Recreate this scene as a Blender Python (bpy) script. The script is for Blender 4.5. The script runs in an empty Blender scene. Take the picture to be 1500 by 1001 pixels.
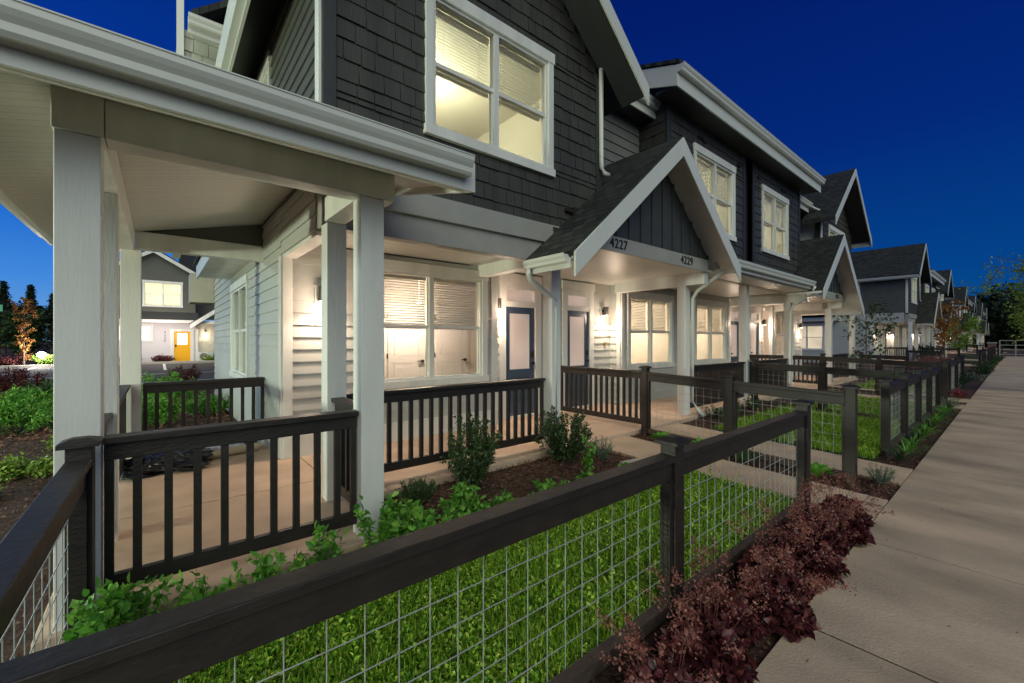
import bpy, bmesh, math, random
import numpy as np
from mathutils import Vector, Matrix
random.seed(7); RNG = np.random.default_rng(7)
sc = bpy.context.scene
col = sc.collection
R = math.radians

# ------------------------------------------------------------------ materials
def mat(name, base=(.5, .5, .5), rough=.6, noise=0, nscale=8, bump=0, bscale=40, metal=0, spec=.5, dirt=None, stretch=(1, 1, 1)):
    m = bpy.data.materials.new(name); m.use_nodes = True
    n = m.node_tree.nodes; l = m.node_tree.links; b = n['Principled BSDF']
    b.inputs['Base Color'].default_value = (*base, 1); b.inputs['Roughness'].default_value = rough
    b.inputs['Metallic'].default_value = metal; b.inputs['Specular IOR Level'].default_value = spec
    tc = n.new('ShaderNodeTexCoord'); mp = n.new('ShaderNodeMapping'); mp.inputs['Scale'].default_value = stretch
    l.new(tc.outputs['Object'], mp.inputs[0])
    if noise:
        t = n.new('ShaderNodeTexNoise'); t.inputs['Scale'].default_value = nscale; t.inputs['Detail'].default_value = 5
        l.new(mp.outputs[0], t.inputs['Vector'])
        r = n.new('ShaderNodeMapRange'); r.inputs['From Min'].default_value = .3; r.inputs['From Max'].default_value = .7
        r.inputs['To Min'].default_value = 1 - noise; r.inputs['To Max'].default_value = 1 + noise
        l.new(t.outputs[0], r.inputs[0])
        mx = n.new('ShaderNodeVectorMath'); mx.operation = 'SCALE'; mx.inputs[0].default_value = base
        l.new(r.outputs[0], mx.inputs['Scale']); l.new(mx.outputs[0], b.inputs['Base Color'])
    if bump:
        t2 = n.new('ShaderNodeTexNoise'); t2.inputs['Scale'].default_value = bscale; t2.inputs['Detail'].default_value = 6
        l.new(mp.outputs[0], t2.inputs['Vector'])
        bp = n.new('ShaderNodeBump'); bp.inputs['Strength'].default_value = bump; bp.inputs['Distance'].default_value = .01
        l.new(t2.outputs[0], bp.inputs['Height']); l.new(bp.outputs[0], b.inputs['Normal'])
    return m

def ramp_mat(name, cols, rough=.5, trans=0.0, spec=.4):
    """colour picked per loose piece (leaf, blade, chip)"""
    m = bpy.data.materials.new(name); m.use_nodes = True
    n = m.node_tree.nodes; l = m.node_tree.links; b = n['Principled BSDF']
    g = n.new('ShaderNodeNewGeometry'); cr = n.new('ShaderNodeValToRGB')
    e = cr.color_ramp.elements
    while len(e) < len(cols): e.new(.5)
    for i, c in enumerate(cols):
        e[i].position = i / (len(cols) - 1); e[i].color = (*c, 1)
    l.new(g.outputs['Random Per Island'], cr.inputs[0]); l.new(cr.outputs[0], b.inputs['Base Color'])
    b.inputs['Roughness'].default_value = rough; b.inputs['Specular IOR Level'].default_value = spec
    if trans:
        tr = n.new('ShaderNodeBsdfTranslucent'); l.new(cr.outputs[0], tr.inputs[0])
        mx = n.new('ShaderNodeMixShader'); mx.inputs[0].default_value = trans
        l.new(b.outputs[0], mx.inputs[1]); l.new(tr.outputs[0], mx.inputs[2])
        l.new(mx.outputs[0], n['Material Output'].inputs[0])
    return m

def emis(name, color, s):
    m = bpy.data.materials.new(name); m.use_nodes = True
    b = m.node_tree.nodes['Principled BSDF']; b.inputs['Base Color'].default_value = (*color, 1)
    b.inputs['Emission Color'].default_value = (*color, 1); b.inputs['Emission Strength'].default_value = s
    return m

def glass(name):
    m = bpy.data.materials.new(name); m.use_nodes = True
    n = m.node_tree.nodes; l = m.node_tree.links
    t = n.new('ShaderNodeBsdfTransparent'); t.inputs[0].default_value = (.95, .97, .96, 1)
    g = n.new('ShaderNodeBsdfGlossy'); g.inputs['Roughness'].default_value = .02
    lw = n.new('ShaderNodeLayerWeight'); lw.inputs[0].default_value = .5
    pw = n.new('ShaderNodeMath'); pw.operation = 'POWER'; pw.inputs[1].default_value = 4; l.new(lw.outputs['Facing'], pw.inputs[0])
    fr = n.new('ShaderNodeMath'); fr.operation = 'MULTIPLY_ADD'; fr.inputs[1].default_value = .5; fr.inputs[2].default_value = .04; l.new(pw.outputs[0], fr.inputs[0])
    mx = n.new('ShaderNodeMixShader'); l.new(fr.outputs[0], mx.inputs[0]); l.new(t.outputs[0], mx.inputs[1]); l.new(g.outputs[0], mx.inputs[2])
    l.new(mx.outputs[0], n['Material Output'].inputs[0]); return m

def brick_mat(name, c1, c2, cm, bw, rh, mortar, rough=.8, bump=.6, off=.5, noise_c=.3):
    """courses laid out in the surface's own UV metres"""
    m = bpy.data.materials.new(name); m.use_nodes = True
    n = m.node_tree.nodes; l = m.node_tree.links; b = n['Principled BSDF']
    uv = n.new('ShaderNodeUVMap'); br = n.new('ShaderNodeTexBrick')
    l.new(uv.outputs[0], br.inputs['Vector'])
    br.inputs['Scale'].default_value = 1; br.inputs['Brick Width'].default_value = bw; br.inputs['Row Height'].default_value = rh
    br.inputs['Mortar Size'].default_value = mortar; br.inputs['Color1'].default_value = (*c1, 1); br.inputs['Color2'].default_value = (*c2, 1)
    br.inputs['Mortar'].default_value = (*cm, 1); br.offset = off
    t = n.new('ShaderNodeTexNoise'); t.inputs['Scale'].default_value = 30; t.inputs['Detail'].default_value = 4; l.new(uv.outputs[0], t.inputs['Vector'])
    mx = n.new('ShaderNodeMixRGB'); mx.blend_type = 'MULTIPLY'; mx.inputs[0].default_value = noise_c * 2
    l.new(br.outputs[0], mx.inputs[1]); l.new(t.outputs[0], mx.inputs[2]); l.new(mx.outputs[0], b.inputs['Base Color'])
    bp = n.new('ShaderNodeBump'); bp.inputs['Strength'].default_value = bump; bp.inputs['Distance'].default_value = .012
    ad = n.new('ShaderNodeMath'); ad.operation = 'MULTIPLY_ADD'; ad.inputs[1].default_value = .3
    inv = n.new('ShaderNodeMath'); inv.operation = 'SUBTRACT'; inv.inputs[0].default_value = 1; l.new(br.outputs['Fac'], inv.inputs[1])
    l.new(t.outputs[0], ad.inputs[0]); l.new(inv.outputs[0], ad.inputs[2]); l.new(ad.outputs[0], bp.inputs['Height']); l.new(bp.outputs[0], b.inputs['Normal'])
    b.inputs['Roughness'].default_value = rough; return m

WHITE = mat('white_paint', (.74, .73, .69), .45, .11, 4, .2, 60, stretch=(1, 1, .15))
CEIL = mat('white_plank_ceiling', (.72, .70, .64), .38, .05, 6, .25, 14, stretch=(.4, 9, 1))
SIDE = mat('pale_grey_siding', (.47, .47, .44), .55, .06, 4, .2, 50, stretch=(.2, .2, 1))
SIDE2 = mat('taupe_siding', (.17, .165, .155), .6, .08, 4, .2, 50)
DARK = mat('charcoal_shingle', (.050, .047, .041), .6, .22, 5, .35, 60, stretch=(1, 1, .12))
DTRIM_AND_SHADE = mat('charcoal_trim_and_soffit_shade', (.032, .034, .036), .5, .1, 5, .1, 40)  # trim colour; on the upper soffits it also paints in their shade
BATT = mat('charcoal_board_and_batten', (.05, .054, .058), .55, .1, 5)
ROOF = brick_mat('asphalt_shingle', (.020, .023, .021), (.058, .062, .052), (.006, .006, .006), .19, .14, .010)
FENCE = mat('black_brown_fence_paint', (.022, .0165, .0135), .5, .25, 18, .35, 60, stretch=(.5, .5, 1))
BOARD = mat('brown_kick_board', (.060, .042, .032), .7, .3, 12, .4, 50)
WIRE = mat('galvanised_wire', (.50, .51, .50), .4, .1, 20, 0, metal=.4)
CEIL = brick_mat('white_plank_ceiling', (.70, .68, .62), (.74, .72, .66), (.46, .45, .41), 60.0, .088, .003, .40, .3, .37, .12)
GUT = mat('white_gutter_metal', (.66, .66, .62), .3, .03, 3)
CONC = mat('porch_concrete', (.56, .40, .29), .75, .16, 2.2, .25, 90)
DOORB = mat('slate_blue_door_paint', (.055, .085, .125), .3, .06, 4)
BLACKM = mat('black_metal', (.02, .02, .02), .35)
BRONZE = mat('dark_bronze', (.05, .045, .04), .4, metal=.5)
BLIND = ramp_mat('white_blind_slat', [(.80, .78, .72), (.84, .82, .76)], .5, .72)
INT = mat('interior_wall_paint', (.74, .70, .62), .7, .02, 2)
INTF = mat('interior_carpet', (.30, .26, .21), .9, .1, 20)
INTD = mat('interior_door_paint', (.80, .78, .73), .45)
GLASS = glass('window_glass')
def patt_emis(name, c, s, ns=1.5):
    m = emis(name, c, s); n = m.node_tree.nodes; l = m.node_tree.links
    tc = n.new('ShaderNodeTexCoord'); t = n.new('ShaderNodeTexNoise'); t.inputs['Scale'].default_value = ns
    l.new(tc.outputs['Object'], t.inputs['Vector'])
    r = n.new('ShaderNodeMapRange'); r.inputs['From Min'].default_value = .3; r.inputs['From Max'].default_value = .7
    r.inputs['To Min'].default_value = s * .8; r.inputs['To Max'].default_value = s * 1.15
    l.new(t.outputs[0], r.inputs[0]); l.new(r.outputs[0], n['Principled BSDF'].inputs['Emission Strength']); return m
FROST = patt_emis('lit_frosted_door_glass', (.44, .35, .30), .62)
LITW = patt_emis('lit_room_behind_glass', (.85, .68, .50), .8)
LITY = patt_emis('lit_yellow_room_behind_glass', (.62, .60, .30), .55)
BULB = emis('lamp_lens', (1, .85, .62), 14)
CONC2 = None

# ------------------------------------------------------------------ mesh collector
class M:
    def __init__(s, tf=None): s.v = []; s.f = []; s.uv = None; s.tf = tf
    def face(s, pts):
        i = len(s.v); s.v += [tuple(p) for p in pts]; s.f.append(tuple(range(i, i + len(pts))))
    def hexa(s, p):
        i = len(s.v); s.v += [tuple(q) for q in p]
        for q in ((0, 3, 2, 1), (4, 5, 6, 7), (0, 1, 5, 4), (1, 2, 6, 5), (2, 3, 7, 6), (3, 0, 4, 7)): s.f.append(tuple(i + k for k in q))
        return s
    def box(s, x0, x1, y0, y1, z0, z1):
        return s.hexa([(x0, y0, z0), (x1, y0, z0), (x1, y1, z0), (x0, y1, z0), (x0, y0, z1), (x1, y0, z1), (x1, y1, z1), (x0, y1, z1)])
    def mbox(s, mp, a0, a1, n0, n1, z0, z1):
        return s.hexa([mp(a0, n0, z0), mp(a1, n0, z0), mp(a1, n1, z0), mp(a0, n1, z0), mp(a0, n0, z1), mp(a1, n0, z1), mp(a1, n1, z1), mp(a0, n1, z1)])
    def prism(s, poly, vec):
        n = len(poly); i = len(s.v); vec = Vector(vec)
        s.v += [tuple(p) for p in poly] + [tuple(Vector(p) + vec) for p in poly]
        s.f.append(tuple(range(i, i + n))[::-1]); s.f.append(tuple(range(i + n, i + 2 * n)))
        for k in range(n): s.f.append((i + k, i + (k + 1) % n, i + n + (k + 1) % n, i + n + k))
        return s
    def tube(s, pts, r, n=8, r1=None, cap=True):
        pts = [Vector(p) for p in pts]; r1 = r if r1 is None else r1; i0 = len(s.v); m = len(pts)
        for k, p in enumerate(pts):
            d = (pts[min(k + 1, m - 1)] - pts[max(k - 1, 0)]).normalized()
            a = d.cross(Vector((0, 0, 1)))
            if a.length < .05: a = d.cross(Vector((0, 1, 0)))
            a.normalize(); b = d.cross(a); rr = r + (r1 - r) * k / max(1, m - 1)
            for j in range(n):
                t = 2 * math.pi * (j + .5) / n; s.v.append(tuple(p + a * math.cos(t) * rr + b * math.sin(t) * rr))
        for k in range(m - 1):
            for j in range(n):
                s.f.append((i0 + k * n + j, i0 + k * n + (j + 1) % n, i0 + (k + 1) * n + (j + 1) % n, i0 + (k + 1) * n + j))
        if cap:
            s.f.append(tuple(i0 + j for j in range(n))[::-1]); s.f.append(tuple(i0 + (m - 1) * n + j for j in range(n)))
        return s
    def lathe(s, c, prof, n=16):
        i0 = len(s.v)
        for (r, z) in prof:
            for j in range(n):
                t = 2 * math.pi * j / n; s.v.append((c[0] + r * math.cos(t), c[1] + r * math.sin(t), c[2] + z))
        for k in range(len(prof) - 1):
            for j in range(n): s.f.append((i0 + k * n + j, i0 + k * n + (j + 1) % n, i0 + (k + 1) * n + (j + 1) % n, i0 + (k + 1) * n + j))
        s.f.append(tuple(i0 + j for j in range(n))[::-1]); s.f.append(tuple(i0 + (len(prof) - 1) * n + j for j in range(n)))
        return s
    def build(s, name, m, parent=None, tag=None, bevel=0, fix=True, smooth=False, uv=None):
        vs = s.v if s.tf is None else [s.tf(p) for p in s.v]
        o0 = Vector((0, 0, 0)); q = parent
        while q is not None: o0 += q.location; q = q.parent
        vs = [(p[0] - o0.x, p[1] - o0.y, p[2] - o0.z) for p in vs]
        me = bpy.data.meshes.new(name); me.from_pydata(vs, [], s.f)
        if fix:
            bm = bmesh.new(); bm.from_mesh(me); bmesh.ops.recalc_face_normals(bm, faces=bm.faces); bm.to_mesh(me); bm.free()
        if uv is not None:
            lay = me.uv_layers.new(name='UVMap'); 
            for lp in me.loops: lay.data[lp.index].uv = uv(Vector(vs[lp.vertex_index]) + o0)
        me.materials.append(m)
        if smooth: me.shade_smooth()
        o = bpy.data.objects.new(name, me); col.objects.link(o); o.parent = parent
        if bevel:
            b = o.modifiers.new('b', 'BEVEL'); b.width = bevel; b.segments = 2; b.limit_method = 'ANGLE'
        if tag: setp(o, *tag)
        return o

def setp(o, label=None, cat=None, group=None, kind=None):
    if label: o['label'] = label
    if cat: o['category'] = cat
    if group: o['group'] = group
    if kind: o['kind'] = kind
    return o
def empty(name, loc, label, cat, group=None):
    o = bpy.data.objects.new(name, None); col.objects.link(o); o.location = loc; o.empty_display_size = .2
    return setp(o, label, cat, group)
def fast_mesh(name, v, f4, m, parent=None):
    """numpy verts (n,3), quads (k,4)"""
    o0 = Vector((0, 0, 0)); q = parent
    while q is not None: o0 += q.location; q = q.parent
    v = v - np.array(o0)
    me = bpy.data.meshes.new(name); me.vertices.add(len(v)); me.vertices.foreach_set('co', v.astype(np.float32).ravel())
    k = len(f4); w = f4.shape[1]; me.loops.add(k * w); me.loops.foreach_set('vertex_index', f4.astype(np.int32).ravel())
    me.polygons.add(k); me.polygons.foreach_set('loop_start', np.arange(0, k * w, w, dtype=np.int32))
    me.update(calc_edges=True); me.materials.append(m)
    o = bpy.data.objects.new(name, me); col.objects.link(o); o.parent = parent; return o
def leaves(P, D, L, W, fold=.15, N=None):
    """rhombic folded leaves; P base points, D directions, L lengths, W widths"""
    n = len(P); D = D / (np.linalg.norm(D, axis=1, keepdims=True) + 1e-9)
    if N is None: N = RNG.normal(size=(n, 3)) + np.array([0, 0, 1.2])
    S = np.cross(D, N); S /= (np.linalg.norm(S, axis=1, keepdims=True) + 1e-9); U = np.cross(S, D)
    L = np.asarray(L).reshape(-1, 1) * np.ones((n, 1)); W = np.asarray(W).reshape(-1, 1) * np.ones((n, 1))
    A = P; B = P + D * L * .45 + S * W * .5 + U * W * fold; C = P + D * L - U * L * .12; E = P + D * L * .45 - S * W * .5 + U * W * fold
    v = np.stack([A, B, C, E], 1).reshape(-1, 3); i = np.arange(n)[:, None] * 4
    return v, np.concatenate([i + np.array([[0, 1, 2]]), i + np.array([[0, 2, 3]])])
def leaves6(P, D, L, W, fold=.15, N=None, wide=.5):
    n = len(P); D = D / (np.linalg.norm(D, axis=1, keepdims=True) + 1e-9)
    if N is None: N = RNG.normal(size=(n, 3)) * .8 + np.array([0, 0, 1.2])
    S = np.cross(D, N); S /= (np.linalg.norm(S, axis=1, keepdims=True) + 1e-9); U = np.cross(S, D)
    L = np.asarray(L).reshape(-1, 1) * np.ones((n, 1)); W = np.asarray(W).reshape(-1, 1) * np.ones((n, 1))
    q = lambda t, w, f: P + D * L * t + S * W * w + U * (W * abs(w) * f * 2 - L * .22 * t * t)
    pts = [q(0, 0, 0), q(.22, .36, fold), q(.58, wide, fold), q(1, 0, 0), q(.58, -wide, fold), q(.22, -.36, fold), q(.45, 0, 0)]
    v = np.stack(pts, 1).reshape(-1, 3); i = np.arange(n)[:, None] * 7
    return v, np.concatenate([i + np.array([[6, a, b]]) for a, b in ((0, 1), (1, 2), (2, 3), (3, 4), (4, 5), (5, 0))])
def rnd(n, a, b): return RNG.uniform(a, b, n)

def zg(y):
    return -.15 if y <= .8 else (-.15 + .035 * (min(y, 4.0) - .8))
CX = 10.55          # mirror plane between the two halves of a townhouse row
# ------------------------------------------------------------------ wall surfaces
def cells(a0, a1, z0, z1, holes):
    A = sorted({a0, a1, *[h[0] for h in holes], *[h[1] for h in holes]}); Z = sorted({z0, z1, *[h[2] for h in holes], *[h[3] for h in holes]})
    A = [a for a in A if a0 <= a <= a1]; Z = [z for z in Z if z0 <= z <= z1]
    for i in range(len(A) - 1):
        for j in range(len(Z) - 1):
            ca = (A[i] + A[i + 1]) / 2; cz = (Z[j] + Z[j + 1]) / 2
            if not any(h[0] < ca < h[1] and h[2] < cz < h[3] for h in holes): yield A[i], A[i + 1], Z[j], Z[j + 1]
def spans(a0, a1, z0, z1, holes, top=None):
    """free stretches of a course z0..z1 between a0 and a1"""
    if top:
        l, r = top((z0 + z1) / 2); a0 = max(a0, l); a1 = min(a1, r)
    if a1 - a0 < .03: return
    cut = [(h[0], h[1]) for h in holes if h[2] < (z0 + z1) / 2 < h[3]]
    x = a0
    for c0, c1 in sorted(cut):
        if c0 > x: yield x, min(c0, a1)
        x = max(x, c1)
    if x < a1: yield x, a1
def wall(tf, mp, a0, a1, z0, z1, holes, m, parent, name='wall', kind='lap', exp=.149, th=.10, top=None):
    k = M(tf)
    for c in cells(a0, a1, z0, z1, holes):
        if top: continue
        k.mbox(mp, c[0], c[1], -th, 0, c[2], c[3])
    if top:
        z = z0
        while z < z1:
            z2 = min(z + .1, z1)
            for s0, s1 in spans(a0, a1, z, z2, holes, top): k.mbox(mp, s0, s1, -th, 0, z, z2)
            z = z2
    z = z0
    row = 0
    while z < z1 - .01:
        z2 = min(z + exp, z1); row += 1
        zs = sorted({z, z2, *[h[q] for h in holes for q in (2, 3) if z < h[q] < z2]})
        for za, zb in zip(zs[:-1], zs[1:]):
            for s0, s1 in spans(a0, a1, za, zb, holes, top):
                if kind == 'lap':
                    t0 = .021 - .018 * (za - z) / exp; t1 = .021 - .018 * (zb - z) / exp
                    k.hexa([mp(s0, .001, za), mp(s1, .001, za), mp(s1, t0, za), mp(s0, t0, za), mp(s0, .001, zb), mp(s1, .001, zb), mp(s1, t1, zb), mp(s0, t1, zb)])
                elif kind == 'shingle':
                    rr = random.Random(row * 91 + int(a0 * 37)); x = a0 - rr.uniform(0, .2)
                    while x < s1:
                        w = rr.choice((.13, .17, .21, .25, .3)); t = .020 + rr.uniform(-.005, .005)
                        u0 = max(x + .0045, s0); u1 = min(x + w - .0045, s1)
                        if u1 - u0 > .01:
                            dz = rr.uniform(-.012, 0)
                            k.hexa([mp(u0, .001, za + (dz if za == z else 0)), mp(u1, .001, za + (dz if za == z else 0)), mp(u1, t, za + (dz if za == z else 0)), mp(u0, t, za + (dz if za == z else 0)), mp(u0, .001, zb - .001), mp(u1, .001, zb - .001), mp(u1, .004, zb - .001), mp(u0, .004, zb - .001)])
                        x += w
        z = z2
    return k.build(name, m, parent)
def MY(y): return lambda a, n, z: (a, y - n, z)     # surface facing the street
def MX(x): return lambda a, n, z: (x - n, a, z)     # surface facing down the street

def window(tf, mp, a0, a1, z0, z1, parent, near=True, lit=None, units=2, blind=.5, name='window', head=.14, jamb=.09, slat=.045):
    """a0..z1 = outer edges of the trim"""
    t = M(tf); t.mbox(mp, a0, a0 + jamb, .0, .04, z0 + .1, z1 - head); t.mbox(mp, a1 - jamb, a1, .0, .04, z0 + .1, z1 - head)
    t.mbox(mp, a0 - .015, a1 + .015, .0, .05, z1 - head, z1); t.mbox(mp, a0 - .015, a1 + .015, 0, .06, z0, z0 + .1)
    w = t.build(name, WHITE, parent, bevel=.003 if near else 0)
    A0 = a0 + jamb; A1 = a1 - jamb; Z0 = z0 + .1; Z1 = z1 - head; mid = (Z0 + Z1) / 2; uw = (A1 - A0) / units
    s = M(tf); fr = .035; bl = M(tf); pn = M(tf)
    for u in range(units):
        x0 = A0 + u * uw; x1 = x0 + uw
        s.mbox(mp, x0, x0 + fr, -.07, .02, Z0, Z1); s.mbox(mp, x1 - fr, x1, -.07, .02, Z0, Z1)
        s.mbox(mp, x0 + fr, x1 - fr, -.07, .02, Z1 - fr, Z1); s.mbox(mp, x0 + fr, x1 - fr, -.07, .02, Z0, Z0 + fr)
        s.mbox(mp, x0 + fr, x1 - fr, -.06, .0, mid - .022, mid + .022)
        q0 = x0 + fr; q1 = x1 - fr
        s.mbox(mp, q0, q0 + .022, -.055, -.015, Z0 + fr, mid - .022); s.mbox(mp, q1 - .022, q1, -.055, -.015, Z0 + fr, mid - .022)
        pn.mbox(mp, q0, q1, -.036, -.032, Z0 + fr, mid - .022); pn.mbox(mp, q0, q1, -.028, -.024, mid + .022, Z1 - fr)
        if near and blind:
            zt = Z1 - fr; bl.mbox(mp, q0 + .004, q1 - .004, -.14, -.085, zt - .05, zt)
            zb = Z1 - (Z1 - Z0) * blind; z = zt - .05 - slat / 2
            while z > zb:
                for (da, db, dz) in ((-.137, -.09, -.012),):
                    bl.hexa([mp(q0 + .006, da, z - dz), mp(q1 - .006, da, z - dz), mp(q1 - .006, db, z + dz), mp(q0 + .006, db, z + dz),
                             mp(q0 + .006, da, z - dz + .003), mp(q1 - .006, da, z - dz + .003), mp(q1 - .006, db, z + dz + .003), mp(q0 + .006, db, z + dz + .003)])
                z -= slat * .82
            bl.mbox(mp, q0 + .006, q1 - .006, -.137, -.09, z - .0, z + .022)
            for fx in (.2, .8): bl.mbox(mp, q0 + (q1 - q0) * fx, q0 + (q1 - q0) * fx + .003, -.088, -.086, zb, zt)
    s.build('sash', WHITE, w)
    pn.build('pane', GLASS, w)
    if near and blind: bl.build('blind', BLIND, w)
    if lit:
        k = M(tf); k.mbox(mp, A0 + .02, A1 - .02, -.2, -.16, Z0 + .02, Z1 - .02); k.build('curtain', lit, w)
    return w

def gutter(tf, p0, p1, out, parent, h=.125, d=.12, near=True):
    """p0,p1 top back edge ends (same height); out = horizontal unit vector away from the fascia"""
    o = Vector(out); p0 = Vector(p0); p1 = Vector(p1)
    prof = [(0, 0), (0, -h), (.62 * d, -h), (.72 * d, -.86 * h), (.74 * d, -.62 * h), (.86 * d, -.45 * h), (.95 * d, -.28 * h), (.96 * d, -.07 * h), (d, -.05 * h), (d, 0), (.88 * d, 0), (.88 * d, -.12 * h), (.1 * d, -.12 * h), (.1 * d, 0)]
    k = M(tf); k.prism([p0 + o * a + Vector((0, 0, b)) for a, b in prof], p1 - p0)
    return k.build('gutter', GUT, parent)

def slab_roof(tf, poly, th, parent, m, name, uv):
    k = M(tf); k.prism(poly, (0, 0, th)); return k.build(name, m, parent, uv=uv)

def railing(tf, axis, pos, a0, a1, ztop, zbot, parent, near=True, post0=False, base=0, dz=0.0, step=.115):
    """hand rail with square balusters; axis 'x' runs along the street. dz lifts far end"""
    th = .045
    def mp(a, n, z): return (a, pos + n, z) if axis == 'x' else (pos + n, a, z)
    r = M(tf); r.mbox(mp, a0, a1, -.055, .055, ztop - .035, ztop); r.mbox(mp, a0, a1, -.022, .022, ztop - .125, ztop - .037)
    ra = r.build('railing', FENCE, parent, bevel=.003 if near else 0)
    b = M(tf); b.mbox(mp, a0, a1, -.02, .02, zbot, zbot + .085); b.build('bottom_rail', FENCE, ra)
    n = max(2, int((a1 - a0) / step)); st = (a1 - a0) / n
    k = M(tf)
    for i in range(n + 1):
        x = min(max(a0 + i * st, a0 + .02), a1 - .02)
        if near: k = M(tf)
        k.mbox(mp, x - .019, x + .019, -.0185, .0185, zbot + .086, ztop - .126)
        if near: k.build('baluster', FENCE, ra)
    if not near: k.build('balusters', FENCE, ra)
    return ra

def post(tf, x0, y0, parent, z1=2.45, w=.168, z0=0.0, near=True):
    k = M(tf); k.box(x0, x0 + w, y0, y0 + w, z0, z1)
    p = k.build('porch_post', WHITE, parent, bevel=.004)
    return p

def sconce(tf, mp, a, z, parent, near=True, power=9):
    k = M(tf); k.mbox(mp, a - .075, a + .075, .016, .04, z - .1, z + .12)
    r = k.build('wall_lamp', WHITE, parent)
    k = M(tf); c = mp(a, .12, z); k.tube([(c[0], c[1], c[2] - .085), (c[0], c[1], c[2] + .1)], .058, 14); k.mbox(mp, a - .03, a + .03, .04, .07, z - .02, z + .04)
    k.build('lamp_shade', BRONZE, r)
    k = M(tf); k.tube([(c[0], c[1], c[2] - .09), (c[0], c[1], c[2] - .0855)], .045, 12); k.build('lens', BULB, r)
    w = tf(c) if tf else c
    ld = bpy.data.lights.new('wall_lamp_light', 'SPOT'); ld.energy = power; ld.color = (1, .79, .60); ld.spot_size = R(150); ld.spot_blend = .75; ld.shadow_soft_size = .04
    lo = bpy.data.objects.new('wall_lamp_light', ld); col.objects.link(lo); lo.location = (w[0], w[1] - .03, w[2] - .1); lo.rotation_euler = (R(-14), 0, 0)
    if near: light('added_porch_fill', (w[0], w[1] - .22, w[2] - .12), power * .22, (1, .76, .57), .1)  # added fill point in front of the lamp, brightens walls and ceiling
    return r

def light(name, loc, power, color, size=.15):
    ld = bpy.data.lights.new(name, 'POINT'); ld.energy = power; ld.color = color; ld.shadow_soft_size = size
    lo = bpy.data.objects.new(name, ld); col.objects.link(lo); lo.location = loc; return lo

def room(tf, x0, x1, y0, y1, z0, z1, parent, doors=(), power=60, color=(1, .82, .6), closet=False):
    k = M(tf); t = .04
    k.box(x0 - t, x0, y0, y1, z0, z1); k.box(x1, x1 + t, y0, y1, z0, z1); k.box(x0 - t, x1 + t, y1, y1 + t, z0, z1)
    k.box(x0 - t, x1 + t, y0, y1 + t, z1 + .001, z1 + t)
    r = k.build('interior_wall', INT, parent)
    k = M(tf); k.box(x0 - t, x1 + t, y0, y1 + t, z0 - t, z0 - .001); k.build('interior_floor', INTF, parent)
    for (a, w, hs) in doors:
        k = M(tf); k.box(a - .07, a, y1 - .02, y1 - .001, z0, z0 + 2.1); k.box(a + w, a + w + .07, y1 - .02, y1 - .001, z0, z0 + 2.1); k.box(a - .07, a + w + .07, y1 - .024, y1 - .001, z0 + 2.03, z0 + 2.12)
        k.box(a, a + w, y1 - .035, y1 - .003, z0, z0 + 2.03)
        for zz in ((.15, .95), (1.1, 1.9)): 
            k.box(a + .12, a + w - .12, y1 - .043, y1 - .034, z0 + zz[0], z0 + zz[0] + .02); k.box(a + .12, a + w - .12, y1 - .043, y1 - .034, z0 + zz[1], z0 + zz[1] + .02)
            k.box(a + .12, a + .14, y1 - .043, y1 - .034, z0 + zz[0] + .02, z0 + zz[1]); k.box(a + w - .14, a + w - .12, y1 - .043, y1 - .034, z0 + zz[0] + .02, z0 + zz[1])
        d = k.build('interior_door', INTD, parent)
        k = M(tf); hx = a + (w - .07 if hs > 0 else .07)
        k.tube([(hx, y1 - .09, z0 + .98), (hx, y1 - .03, z0 + .98)], .028, 10); k.box(hx - .10, hx + .01, y1 - .10, y1 - .085, z0 + .97, z0 + .99); k.build('handle', BLACKM, d)
        k = M(tf); ox = a - .02 if hs > 0 else a + w + .0
        for hz in (.25, 1.05, 1.8): k.box(ox, ox + .02, y1 - .045, y1 - .02, z0 + hz, z0 + hz + .09)
        k.build('hinge', BLACKM, d)
    c = ((x0 + x1) / 2, (y0 + y1) / 2 + .1, z1 - .55)
    k = M(tf); k.lathe(c, [(.03, .0), (.05, .04), (.03, .08), (.010, .09), (.010, .549)], 18); k.build('ceiling_lamp', emis('ceiling_lamp_glow', color, 3), parent)
    w = tf(c) if tf else c
    light('room_light', (w[0], w[1], w[2] - .1), power, color, .12)

def text(s, loc, size, m, parent, rot=(R(90), 0, 0), name='house_number', ext=.008):
    c = bpy.data.curves.new(name, 'FONT'); c.body = s; c.size = size; c.extrude = ext; c.align_x = 'CENTER'; c.align_y = 'CENTER'; c.offset = .0012
    o = bpy.data.objects.new(name, c); col.objects.link(o); o.parent = parent; c.materials.append(m)
    o0 = Vector((0, 0, 0)); q = parent
    while q is not None: o0 += q.location; q = q.parent
    c.space_character = 1.12
    bpy.context.view_layer.update(); me = bpy.data.meshes.new_from_object(o.evaluated_get(bpy.context.evaluated_depsgraph_get())); bpy.data.objects.remove(o)
    o = bpy.data.objects.new(name, me); col.objects.link(o); o.parent = parent
    o.location = Vector(loc) - o0; o.rotation_euler = rot; return o
BAND = mat('grey_skirt_board', (.34, .325, .30), .5, .06, 4)
SIDE3 = mat('dark_grey_lap_siding', (.095, .095, .08), .55, .1, 4, .2, 50)
CREAM = mat('cream_shingle', (.52, .52, .42), .6, .06, 4, .2, 50)
BEIGE = mat('beige_fascia', (.42, .38, .30), .5, .05, 4)

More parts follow.
